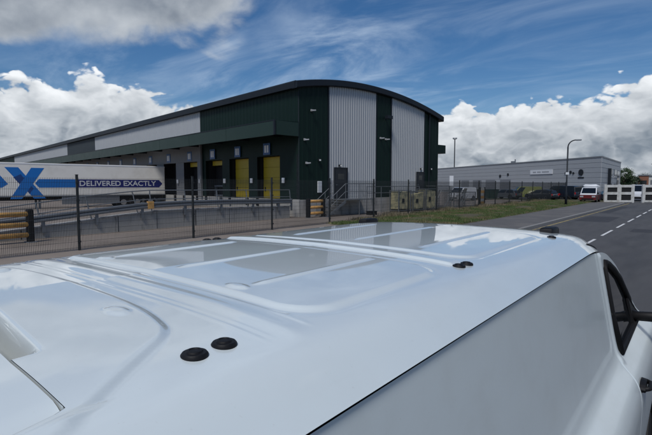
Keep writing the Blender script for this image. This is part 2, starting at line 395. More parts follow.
# curved fascia along the gable
ff = MB(); rs = []
for i in range(41):
    t = -0.35 + (GW + .75) * i / 40; z = fz(t)
    rs.append([(-.3, t, z - FT), (.26, t, z - FT), (.30, t, z - FT + .05), (.30, t, z - .05), (.26, t, z), (-.3, t, z)])
ff.rings(rs); ff.build('curved_fascia', 'fascia', wh)
rf = MB(); rs = []
for i in range(33):
    t = -0.30 + (GW + .6) * i / 32
    rs.append([(-.3, t, fz(t) - .06), (-LW, t, fz(t) - .06), (-LW, t, fz(t) - .30), (-.3, t, fz(t) - .30)])
rf.rings(rs); rf.build('roof', 'roof_sheet', wh)
# gutter fascia along the dock face
ez = fz(0) - .02
MB().prism([(-.36, ez - .48), (-.05, ez - .50), (-.05, ez), (-.30, ez + .0), (-.38, ez - .08)], 'x', -LW, .05).build('gutter', 'fascia', wh)
# upper dock-face cladding
def ribbed_dock(s0, s1, z0, z1, pitch, depth):
    pts = []; n = max(1, round((s1 - s0) / pitch)); p = (s1 - s0) / n
    for i in range(n):
        a = s0 + i * p
        pts += [(a, 0), (a + p * .50, 0), (a + p * .60, depth), (a + p * .90, depth)]
    pts.append((s1, 0)); n = len(pts)
    vs_ = [(-s, -.02 - d, z0) for s, d in pts] + [(-s, -.02 - d, z1) for s, d in pts]
    return MB().add(vs_, [(i, n + i, n + i + 1, i + 1) for i in range(n - 1)])
CT = 6.35; CB = 5.45            # canopy top and bottom
for a, b, m in [(0.0, 13.8, 'green_clad'), (13.8, 44.0, 'grey_clad'), (44.0, 58.3, 'dark_clad'), (58.3, 105.0, 'grey_clad'), (105.0, LW, 'green_clad')]:
    o = ribbed_dock(a + .03, b - .03, CT - .5, ez - .4, .30 if m != 'green_clad' else .46, .045 if m != 'green_clad' else .018).build('cladding_panel', m, wh, fix=False)
MB().box(-LW, -.25, .0, .25, CB - .6, ez - .1).build('dock_wall_upper', 'dark_clad', wh)
# canopy
can = MB(); can.prism([(-2.0, CB), (-1.97, CT), (-.03, CT + .10), (-.03, CT - .04), (-1.90, CT - .14), (-1.90, CB)], 'x', -120, -.02)
can.build('canopy', 'green_clad', wh)
for i in range(20):
    MB().cbox(-.04 - 5.95 * (i + 1) + .012, -.04 - 5.95 * i - .012, -2.035, -2.002, CB - .03, CT - .01, .004).build('canopy_fascia_panel', 'green_smooth', wh)
MB().box(-120, .05, -2.06, -1.94, CT - .006, CT + .045).build('canopy_capping', 'fascia', wh)
MB().box(-.02, .045, -1.90, -.04, CB, CT + .0).build('canopy_end_panel', 'green_smooth', wh)
MB().prism([(-1.98, CB), (-1.96, CT - .01), (-.03, CT + .08), (-.03, CB)], 'x', -.05, .03).build('canopy_end', 'green_clad', wh)
MB().box(-.07, .07, -2.07, -1.95, CB - .02, CT + .02).build('canopy_corner_trim', 'fascia', wh)
MB().box(-120, -.06, -1.9, -.05, CB + .30, CB + .34).build('canopy_soffit', 'dark_clad', wh)
b0 = MB().box(-.06, .06, -1.88, -.05, CB + .10, CB + .30).build('canopy_beam', 'fascia', wh, loc=(-2.0, 0, 0))
for i in range(1, 16): inst(b0, (-2.0 - 4.0 * i, 0, 0), wh)
# lower dock wall with real openings
OPEN = []
for i in range(16):
    c0 = 3.55 + (4.0 * i if i < 3 else 4.55 * (i - 2) + 8.0 - .25)
    OPEN.append((c0 - 1.42, c0 + 1.42))
DT = 4.28
edges = [0.0] + [e for o in OPEN for e in o] + [120.0]
for i in range(0, len(edges), 2):
    a, b = edges[i], edges[i + 1]
    m = 'green_clad' if b < 13.9 else 'grey_block'
    if a < 13.7 < b and i:      # colour change pier
        MB().box(-13.6, -a, .0, .28, PL, DT).build('wall_pier', 'green_clad', wh); MB().box(-b, -13.6, -.06, .28, PL, DT).build('wall_pier', 'grey_block', wh)
    else: MB().box(-b, -a - (0.0 if i else .02), .0, .28, PL, DT).build('wall_pier', m, wh)
MB().box(-13.6, -.02, -.002, .28, DT, CB + .28).build('wall_lintel', 'green_clad', wh)
MB().box(-120, -13.6, -.062, .28, DT, CB + .28).build('wall_lintel', 'grey_block', wh)
MB().box(-13.78, -13.50, -.22, -.05, PL, CB + .28).build('colour_change_pilaster', 'grey_block', wh)
for i, (a, b) in enumerate(OPEN):
    rv = MB()
    rv.box(-b, -a, .05, 1.1, DT, DT + .1).box(-b - .02, -b, .02, 1.1, PL, DT).box(-a, -a + .02, .02, 1.1, PL, DT).box(-b, -a, 1.02, 1.12, PL, DT)
    rv.build('dock_shelter', 'shade_black', wh)
    if i < 2:
        d = bpy.data.objects.new('dock_door', None); COL.objects.link(d); d.parent = wh
        for q in range(4):
            MB().box(-b + .10, -a - .06, .52, .58, PL + .02 + q * .77, PL + .02 + q * .77 + .755).build('door_section', 'door_yellow', d)
        MB().box(-b + .3, -b + .38, .47, .52, PL + .55, PL + .85).build('door_handle', 'steel_door', d)
    elif i in (2, 3):
        d = bpy.data.objects.new('dock_door', None); COL.objects.link(d); d.parent = wh
        MB().box(-b + .25, -a - .06, .55, .61, DT - .42, DT - .02).build('door_section', 'door_yellow' , d)
        if i == 2:
            MB().box(-b + .3, -a - .3, .65, .95, PL + .02, PL + .14).box(-b + .3, -b + .4, .7, .9, PL + .14, PL + .85).box(-a - .45, -a - .35, .7, .9, PL + .14, PL + .85).box(-b + .3, -a - .3, .65, .95, PL + .85, PL + .97).build('stored_rack', 'galv', d)
    sg = MB().box(-.42, .42, -.10, -.06, -.42, .42).build('dock_sign', 'sign_blue', wh, loc=(-(a + b) / 2 - .05, 0, 4.80))
    MB().box(-.25, -.03, -.115, -.10, -.26, .26).box(.05, .25, -.115, -.10, -.26, .26).build('sign_mark', 'sign_white', sg)
    MB().cbox(-.12, .12, -.12, -.0, -.18, .18, .015).build('control_box', 'sign_white', wh, loc=(-a + .55, -.065, 2.5))
    for x in (-b + .12, -a - .12):
        MB().cbox(-.09, .09, -.18, 0, -.28, .28, .02).build('dock_bumper', 'rubber', wh, loc=(x, -.005, PL - .28))
# plinths
MB().box(-120, .03, -.008, .25, 0, PL - .003).build('dock_plinth', 'concrete', wh)
for i in range(7):
    a = GW * i / 7; b = GW * (i + 1) / 7
    MB().cbox(-.20, .10, a + .012, b - .012, 0, PL - .004, .008).build('plinth_panel', 'concrete_pale', wh)
MB().cbox(-.55, .12, -.10, -.012, 0, PL + .02, .01).build('corner_plinth', 'concrete_pale', wh)
# far-side canopy box that shows past the gable
MB().cbox(-30, .0, GW + .05, GW + 1.25, 5.08, 5.85, .03).build('rear_canopy', 'green_clad', wh)
MB().box(-LW, -.25, GW - .25, GW, 0, fz(GW) - .1).build('rear_wall', 'green_clad', wh)
MB().box(-LW, -LW + .25, .3, GW - .3, 0, fz(GW) - .1).build('end_wall', 'green_clad', wh)
# personnel doors with lamps above
def pdoor(t0, t1, z0, z1):
    d = MB().box(.05, .12, t0, t1, z0, z1).build('personnel_door', 'steel_door', wh)
    MB().box(.10, .15, t0 - .06, t0, z0, z1 + .06).box(.10, .15, t1, t1 + .06, z0, z1 + .06).box(.10, .15, t0, t1, z1, z1 + .06).build('door_frame', 'fascia', d)
    MB().box(.12, .17, t0 + .10, t0 + .22, z0 + .98, z0 + 1.02).build('door_handle', 'galv', d)
    MB().box(.12, .126, t0 + .3, t1 - .3, z0 + 1.4, z0 + 1.8).build('vision_panel', 'dark_glass', d)
pdoor(3.28, 4.52, PL + .02, 3.40); pdoor(13.15, 14.2, PL + .02, 3.25)
for t, z in ((3.80, 3.62), (13.75, 3.60), (1.75, 3.95), (15.2, 3.62)):
    l = MB().cbox(.06, .22, t - .10, t + .10, z - .09, z + .05, .02).build('wall_lamp', 'steel_door', wh)
    MB().box(.10, .235, t - .07, t + .07, z - .085, z + .02).build('lens', 'lamp_lens', l)
def cctv(t, z, a=0.5):
    c_ = MB().box(.05, .30, t - .02, t + .02, z - .02, z + .02).box(.04, .10, t - .07, t + .07, z - .07, z + .07)
    o = c_.build('camera_bracket', 'camera_shell', wh)
    MB().tube([(.28, t - .16, z - .06), (.34, t + .14, z - .02)], .05, 8).build('camera_body', 'camera_shell', o)
cctv(1.10, 7.30); cctv(.47, 5.28); cctv(.62, 3.0 + .7); cctv(8.35, 5.9); cctv(9.0, 5.85)
o = MB().box(.04, .45, 8.9, 8.98, 7.5, 7.58).box(.35, .65, 8.55, 9.15, 7.40, 7.66).build('floodlight', 'fascia', wh)
MB().cbox(.05, .16, 1.62, 1.98, 1.65, 2.45, .02).build('notice_board', 'sign_white', wh)
MB().tube([(.10, 14.95, PL), (.10, 14.95, fz(15) - FT)], .055, 8).build('downpipe', 'fascia', wh)

# ------------------------------------------------------------------ steel stair at the gable door
st = thing('steel_staircase', 'grey steel staircase with handrails up to the dark door in the warehouse gable', 'staircase', WC, -WR)
MB().box(.14, 1.55, 3.0, 5.9, PL - .06, PL).build('landing', 'galv', st)
nst = 6
for i in range(nst):
    z = PL - (i + 1) * PL / (nst + 1); y = 3.0 - (i + 1) * .26
    MB().box(.32, 1.45, y, y + .27, z - .04, z).build('tread', 'galv', st)
for x in (.28, 1.48):
    MB().prism([(3.02, PL - .02), (3.02, PL - .24), (1.28, .0), (1.10, .0)], 'x', x, x + .04).build('stringer', 'galv', st)
    MB().tube([(x + .02, 3.0, PL + 1.1), (x + .02, 1.32, 1.1)], .026).tube([(x + .02, 3.0, PL + .55), (x + .02, 1.32, .55)], .022).build('handrail', 'galv', st)
    for y in (3.0, 2.15, 1.32):
        zb = max(0, PL - (3.0 - y) / 1.68 * PL); MB().tube([(x + .02, y, zb - (.0 if y < 3 else .1)), (x + .02, y, zb + 1.1)], .026).build('handrail_post', 'galv', st)
MB().tube([(1.5, 3.0, PL + 1.1), (1.5, 5.85, PL + 1.1), (.2, 5.85, PL + 1.1)], .026).tube([(1.5, 3.0, PL + .55), (1.5, 5.85, PL + .55), (.2, 5.85, PL + .55)], .022).build('guard_rail', 'galv', st)
for y in (4.4, 5.85): MB().tube([(1.5, y, 0), (1.5, y, PL + 1.1)], .03).build('support_post', 'galv', st)
gr = thing('platform_railing', 'long grey handrail standing along the foot of the gable plinth', 'railing', WC, -WR)
for z in (1.15, .65): MB().tube([(.5, 6.3, PL * 0 + z + .9), (.5, 13.0, z + .9)], .024).build('rail', 'galv', gr)
for i in range(5): MB().tube([(.5, 6.3 + 6.7 * i / 4, 0), (.5, 6.3 + 6.7 * i / 4, 2.07)], .026).build('post', 'galv', gr)

# ------------------------------------------------------------------ yellow bump-rail barriers
def barrier(label, loc, rz, L, group):
    t = thing('bump_barrier', label, 'barrier', loc, rz, group)
    for z in (.30, .70, 1.10):
        MB().tube([(-L / 2, 0, z), (L / 2, 0, z)], .095, 10).build('rail', 'barrier_yellow', t, smooth=True)
    n = max(2, round(L / 1.6) + 1)
    for i in range(n):
        x = -L / 2 + L * i / (n - 1)
        MB().cbox(x - .11, x + .11, -.10, .17, 0, 1.28, .03).build('post', 'rubber', t)
        MB().cbox(x - .17, x + .17, -.17, .25, 0, .03, .01).build('base_plate', 'galv', t)
barrier('orange-yellow triple rail barrier with black post, left of the trailer ramp', (-20.0, 4.55, 0), R(90), 4.0, 'yellow bump barriers')
q = Matrix.Rotation(-WR, 3, 'Z') @ Vector((1.15, .55, 0)) + WC
barrier('short orange-yellow triple rail barrier at the foot of the steel staircase', q, R(90) - WR, 1.35, 'yellow bump barriers')
q = Matrix.Rotation(-WR, 3, 'Z') @ Vector((1.3, 20.6, 0)) + WC

# ------------------------------------------------------------------ ramp retaining wall, crash barrier, handrail
WX = -21.2
def wtop(y): return lerp_tab([(2.0, .0), (4.5, .22), (8.9, .58), (10.3, .72), (12.6, .87), (16, .87), (22.4, .74)], y)
rw = thing('ramp_wall', 'stained concrete retaining wall of the dock ramp below the crash barrier', 'wall', (WX, 12, 0))
ys = [2.2, 4.4, 6.6, 8.8, 10.6, 12.6, 14.9, 17.2, 19.5, 21.0, 22.3]
for a, b in zip(ys, ys[1:]):
    a_, b_ = a - 12 + .012, b - 12 - .012
    MB().prism([(a_, -.02), (b_, -.02), (b_, wtop(b)), (a_, wtop(a))], 'x', -.32 + random.uniform(-.01, .01), 0.0 + random.uniform(-.008, .008)).build('wall_panel', 'concrete', rw)
    MB().prism([(a_, wtop(a) + .003), (b_, wtop(b) + .003), (b_, wtop(b) + .06), (a_, wtop(a) + .06)], 'x', -.36, .04).build('coping', 'concrete_pale', rw)
    MB().box(-.02, .01, a_ - .02, a_, .0, wtop(a) - .02).build('joint', 'shade_black', rw)
# sloping ramp surface behind the wall, up to dock apron
struct(MB().add([(WX - .32, 2, .02), (WX - .32, 8.9, .5), (WX - .32, 12.6, .72), (WX - .32, 22.3, .66), (-46, 26.0, .1), (-46, 2, .02)], [(0, 1, 2, 3, 4, 5)]).build('dock_ramp', 'yard_concrete'))
cb = thing('crash_barrier', 'galvanised steel crash barrier along the top of the concrete ramp wall', 'crash barrier', (WX, 12, 0))
bt = lambda y: wtop(max(y, 4.0)) + .52
def wbeam(y0, y1):
    prof = [(0, .0), (.05, .04), (.05, .10), (.0, .15), (.05, .20), (.05, .26), (.0, .30)]
    rs = [[(.10 + p, y - 12, bt(y) - .30 + z) for p, z in prof] for y in (y0, y1)]
    return MB().rings(rs, cap=False, closed=False)
bys = [3.0, 5.2, 7.4, 9.6, 11.8, 14.2, 16.6, 19.0, 21.2, 22.4]
for a, b in zip(bys, bys[1:]):
    wbeam(a, b).build('beam', 'galv', cb, fix=False)
    MB().box(.02, .10, b - .06 - 12, b + .06 - 12, wtop(b) - .25, bt(b) + .02).build('post', 'galv', cb)
    MB().box(-.02, .02, b - .09 - 12, b + .09 - 12, wtop(b) + .06, wtop(b) + .10).build('base_plate', 'galv', cb)
MB().box(.03, .19, 12.05 - 12, 12.35 - 12, bt(12.2) - .33, bt(12.2) + .03).build('reflector_wrap', 'barrier_yellow', cb)
hr = thing('ramp_handrail', 'two-bar galvanised handrail above the crash barrier on the ramp', 'railing', (WX - .12, 12, 0))
hz = lambda y: lerp_tab([(3, 1.0), (5.9, 1.28), (8.9, 1.68), (10.3, 1.80), (12.0, 1.94), (22.4, 1.86)], y)
hp = [3.0, 5.0, 7.2, 9.2, 11.4, 12.3, 14.3, 16.4, 18.6, 20.6, 22.4]
for a, b in zip(hp, hp[1:]):
    MB().tube([(0, a - 12, hz(a)), (0, b - 12, hz(b))], .026).build('top_rail', 'galv', hr)
    MB().tube([(0, a - 12, hz(a) - .45), (0, b - 12, hz(b) - .45)], .022).build('mid_rail', 'galv', hr)
for y in hp:
    lean = .22 if y < 12 else .06
    MB().tube([(.10, y + lean - 12, wtop(y) - .05), (0, y - 12, hz(y))], .03).build('post', 'galv', hr)

# ------------------------------------------------------------------ trailer
TX = -21.35
tr = thing('semi_trailer', 'white box semi-trailer with blue cross logo and blue slogan band, backed to the dock', 'trailer', WC, -WR)
TB, TT, Y0, Y1 = 1.18, 4.03, -14.75, -.12
bx = MB()
def trring(y, i): return [(TX - i, y, TB + i), (TX - i, y, TT - .05 - i), (TX - .05 - i, y, TT - i), (TX - 2.45 + i, y, TT - i), (TX - 2.5 + i, y, TT - .05 - i), (TX - 2.5 + i, y, TB + i)]
bx.rings([trring(Y0, .03), trring(Y0 + .04, 0), trring(Y1 - .04, 0), trring(Y1, .03)])
body = bx.build('box_body', 'trailer_white', tr)
MB().box(TX - .01, TX + .012, Y0, Y1, TT - .13, TT - .03).build('top_rail', 'sign_white', tr)
MB().box(TX - .01, TX + .012, Y0, Y1, TB - .02, TB + .08).build('bottom_rail', 'galv', tr)
MB().box(TX - 2.3, TX - .2, Y0 + .5, Y1 - .3, TB - .32, TB - .02).build('chassis', 'rubber', tr)
MB().box(TX - .1, TX - .06, -9.5, -4.6, .45, TB - .05).build('side_guard', 'galv', tr)
for y in (-1.6, -2.9, -4.2):
    for x in (TX - .30, TX - 2.2):
        w = MB().lathe([(.20, -.15), (.46, -.15), (.50, -.10), (.50, .10), (.46, .15), (.20, .15)], 22, (x, y, .52), 'x').build('wheel', 'rubber', tr, smooth=False)
        MB().lathe([(.05, .14), (.24, .13), (.27, .16), (.27, .165)], 16, (x, y, .52), 'x').build('rim', 'alloy', w)
for x in (TX - .5, TX - 2.0): MB().box(x - .06, x + .06, -11.2, -11.05, .05, TB).build('landing_leg', 'galv', tr)
S1 = TX + .006
def decal(poly, name, m, dx=0.0, par=tr):
    return MB().add([(S1 + dx, y, z) for y, z in poly], [tuple(range(len(poly)))]).build(name, m, par, fix=False)
def slab(poly, name, m, dx=0.0): return MB().prism(poly, 'x', S1 - .004, S1 + .002 + dx).build(name, m, tr)
slab([(-13.62, 3.64), (-12.66, 3.64), (-10.74, 1.01), (-11.62, 1.01)], 'logo_stroke', 'logo_blue')
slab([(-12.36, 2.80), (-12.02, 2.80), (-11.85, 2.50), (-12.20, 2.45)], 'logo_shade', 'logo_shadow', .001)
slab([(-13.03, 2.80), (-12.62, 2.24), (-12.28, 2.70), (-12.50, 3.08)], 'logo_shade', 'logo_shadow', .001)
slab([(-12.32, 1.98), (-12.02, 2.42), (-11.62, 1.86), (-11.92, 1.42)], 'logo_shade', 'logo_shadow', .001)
slab([(-13.33, 1.0), (-12.49, 1.0), (-10.78, 3.62), (-11.74, 3.62)], 'logo_stroke', 'logo_blue', .003)
slab([(-14.73, 1.95), (-13.85, 1.95), (-13.42, 2.25), (-13.95, 2.98), (-14.73, 2.98)], 'logo_tail', 'logo_blue')
slab([(-11.50, 2.30), (-11.22, 2.67), (-8.25, 2.67), (-8.25, 1.94), (-11.22, 1.94)], 'slogan_band', 'logo_blue')
slab([(-8.249, 1.94), (-8.249, 2.67), (-.75, 2.65), (-.40, 2.28), (-.75, 1.92)], 'slogan_arrow', 'logo_navy')
def text(body_, size, name, m, parent, loc, rot, width=None, extr=.003, bold=.0):
    cu = bpy.data.curves.new(name, 'FONT'); cu.body = body_; cu.size = size; cu.extrude = extr; cu.offset = bold
    o = bpy.data.objects.new(name + '_tmp', cu); COL.objects.link(o)
    dg = bpy.context.evaluated_depsgraph_get(); me = bpy.data.meshes.new_from_object(o.evaluated_get(dg)); bpy.data.objects.remove(o)
    xs = [v.co.x for v in me.vertices]; sc = 1.0 if width is None else width / (max(xs) - min(xs))
    for v in me.vertices: v.co.x = (v.co.x - min(xs)) * sc
    me.materials.clear(); me.materials.append(M[m]); me.name = name
    ob = bpy.data.objects.new(name, me); COL.objects.link(ob); ob.parent = parent; ob.location = loc; ob.rotation_euler = rot
    return ob
text('DELIVERED EXACTLY', .66, 'slogan_lettering', 'sign_white', tr, (S1 + .006, -8.05, 2.08), (R(90), 0, R(90)), 7.0, .002, .012)['kind'] = 'stuff'

# ------------------------------------------------------------------ mesh security fence
FX = -16.3; FP = 4.55; FY0 = 6.78 - 4 * FP; NB = 20; FH = 2.50
fe = thing('mesh_fence', 'tall black welded mesh security fence running beside the grass verge', 'fence', (FX, FY0, 0))
pm = MB()
def wire(mb, p, q, r):
    d = (Vector(q) - Vector(p)); a = Vector((1, 0, 0)); b = d.normalized().cross(a)
    rs = [[tuple(Vector(c_) + a * s * r + b * t * r) for s, t in ((1, 1), (-1, 1), (-1, -1), (1, -1))] for c_ in (p, q)]
    mb.rings(rs, cap=False)
y = .06
while y < FP - .05:
    wire(pm, (0, y, .03), (0, y, FH - .04), .0035); y += .05
z = .1
while z < FH - .05:
    wire(pm, (.006, .03, z), (.006, FP - .03, z), .0032); wire(pm, (-.006, .03, z), (-.006, FP - .03, z), .0032); z += .2
post = MB().cbox(-.04, .04, -.035, .035, -.1, FH + .05, .008).box(-.045, .045, -.04, .04, FH + .05, FH + .07)
for zc in (.3, 1.0, 1.7, 2.3): post.box(.04, .055, -.05, .05, zc - .03, zc + .03)
p0 = post.build('post', 'fence_green', fe)
m0 = pm.build('mesh_panel', 'fence_green', fe, fix=False)
for i in range(1, NB): inst(m0, (0, i * FP, 0), fe)
for i in range(1, NB + 1): inst(p0, (0, i * FP, 0), fe)

# ================================================================== GREY INDUSTRIAL UNIT
ub = thing('industrial_unit', 'long low grey industrial unit with horizontal cladding beyond the fence', 'building', (-12.6, 86.85, 0))
UA, UBk, UC, UH = Vector((0, 0, 0)), Vector((-47.3, 39.2, 0)), Vector((-.4, 26.4, 0)), 6.80
UD = UBk + Vector((4, 30, 0))
def facade(p, q, n, name, m, z0=0.0, z1=UH, out=None):
    d = (q - p); L = d.length; d.normalize(); nn = Vector((d.y, -d.x, 0))
    if out is not None and nn.dot(out) < 0: nn = -nn
    h = (z1 - z0) / n
    for i in range(n):
        a = z0 + i * h
        A, B = p + nn * (.0), q + nn * (.0)
        prof = [(0, a + .0), (.05, a + .06), (.05, a + h - .05), (0, a + h - .002)]
        MB().rings([[tuple(e + nn * x + Vector((0, 0, z))) for x, z in prof] for e in (A, B)]).build('cladding_plank', m, ub)
    return d, nn, L
dF, nF, LF = facade(UA, UBk, 8, 'f', 'unit_clad', 0, UH - .25, Vector((-1, -1, 0)))
dS, nS, LS = facade(UA, UC, 8, 's', 'unit_clad', 0, UH - .25, Vector((1, 0, 0)))
MB().prism([(UA.x, UA.y), (UC.x, UC.y), (UD.x, UD.y), (UBk.x, UBk.y)], 'z', UH - .55, UH - .30).build('roof', 'roof_sheet', ub)
def strip(p, q, nn, z0, z1, o0, o1, name, m):
    return MB().rings([[tuple(e + nn * o + Vector((0, 0, z))) for o, z in ((o0, z0), (o1, z0), (o1, z1), (o0, z1))] for e in (p, q)]).build(name, m, ub)
strip(UA, UBk, nF, UH - .25, UH, -.2, .10, 'parapet', 'unit_clad_dark'); strip(UA, UC, nS, UH - .25, UH, -.2, .10, 'parapet', 'unit_clad_dark')
strip(UBk, UD, Vector((-1, 0, 0)), 0, UH - .3, -.1, .1, 'rear_wall', 'unit_clad_dark'); strip(UC, UD, Vector((0, 1, 0)), 0, UH - .3, -.1, .1, 'rear_wall', 'unit_clad_dark')
def onF(s): return UA + dF * s
def onS(s): return UA + dS * s
sg = strip(onF(11.6), onF(18.2), nF, 4.15, 5.0, .07, .16, 'name_sign', 'sign_white')
g0, g1 = onF(17.3), onF(12.5)
for i in range(14):
    if i in (3, 7): continue
    a = g0 + (g1 - g0) * (i / 14); b = g0 + (g1 - g0) * ((i + .62) / 14)
    MB().rings([[tuple(e + nF * o + Vector((0, 0, z))) for o, z in ((.16, 4.44), (.175, 4.44), (.175, 4.68), (.16, 4.68))] for e in (a, b)]).build('lettering_block', 'unit_clad_dark', sg)
for s, z, w in ((4.4, 4.25, .55), (8.1, 4.2, .22), (6.9, 4.35, .26), (6.2, 4.15, .2), (26, 4.3, .3), (29, 4.0, .35)):
    p = onF(s); MB().rings([[tuple(p + dF * (w * math.cos(a) * (1 if True else 1)) + nF * o + Vector((0, 0, z + w * math.sin(a)))) for a in [2 * math.pi * i / 14 for i in range(14)]] for o in (.06, .16)]).build('emblem', 'fascia', ub)
strip(onF(3.7), onF(5.1), nF, 3.2, 3.45, .06, .1, 'emblem_caption', 'fascia')
for s in (25, 31, 37, 43): strip(onF(s), onF(s + 4), nF, .1, 3.2, .055, .09, 'roller_door', 'unit_clad_dark')
for s, w in ((9.0, 4.2), (16.5, 3.2)):
    for z in (1.0, 3.7): wn = strip(onS(s), onS(s + w), nS, z, z + 1.3, .06, .10, 'window', 'dark_glass'); strip(onS(s - .1), onS(s + w + .1), nS, z - .12, z, .06, .16, 'sill', 'sign_white')
strip(onS(7.6), onS(8.3), nS, .0, 5.0, .06, .5, 'drain_stack', 'fascia')
strip(onS(20.5), onS(24.5), nS, .0, 4.8, .06, .10, 'glazed_entrance', 'dark_glass')
MB().box(-20.3, -19.6, 19, 19.7, UH - .4, UH + .5).box(-19.5, -19.3, 19, 19.2, UH - .4, UH + .9).build('roof_vent', 'galv', ub)

# ================================================================== LAMP POSTS
def lamp_post(label, loc, h, arm, rz, thick=.07, flood=False, group='lamp posts'):
    t = thing('street_lamp' if not flood else 'floodlight_mast', label, 'lamp post', loc, rz, group)
    MB().lathe([(thick * 1.7, -.2), (thick * 1.7, 1.3), (thick * 1.1, 1.4), (thick, h - arm)], 10).build('column', 'fascia', t, smooth=True)
    if flood:
        MB().box(-.5, .5, -.06, .06, h - arm, h - arm + .12).build('cross_arm', 'fascia', t)
        for x in (-.38, .38): hd = MB().box(x - .30, x + .30, -.35, .12, h - arm + .12, h - arm + .5).build('lamp_head', 'galv', t)
    else:
        pts = [(arm * (1 - math.cos(a)), 0, h - arm + arm * math.sin(a)) for a in [math.pi / 2 * i / 8 for i in range(9)]]
        MB().tube(pts, thick * .8, 8).build('curved_arm', 'fascia', t, smooth=True)
        hd = MB().cbox(arm - .05, arm + .55, -.12, .12, h - .05, h + .06, .03).build('lamp_head', 'galv', t)
        MB().box(arm + .05, arm + .48, -.09, .09, h - .075, h - .05).build('lens', 'lamp_lens', hd)
    return t
lp = lamp_post('dark curved-arm street lamp with small white sign at the end of the mesh fence', (-11.1, 54.6, 0), 6.9, .75, R(28), .075)
MB().box(-.17, .17, -.10, -.08, 3.25, 3.50).build('sign_plate', 'sign_white', lp)
lamp_post('tall floodlight mast rising behind the roof of the grey unit', (-62.5, 143.5, 0), 17.2, .5, R(30), .16, True)
lamp_post('thin lamp column far down the road by the white building', (-8.6, 141, 0), 7.2, .6, R(180), .06)

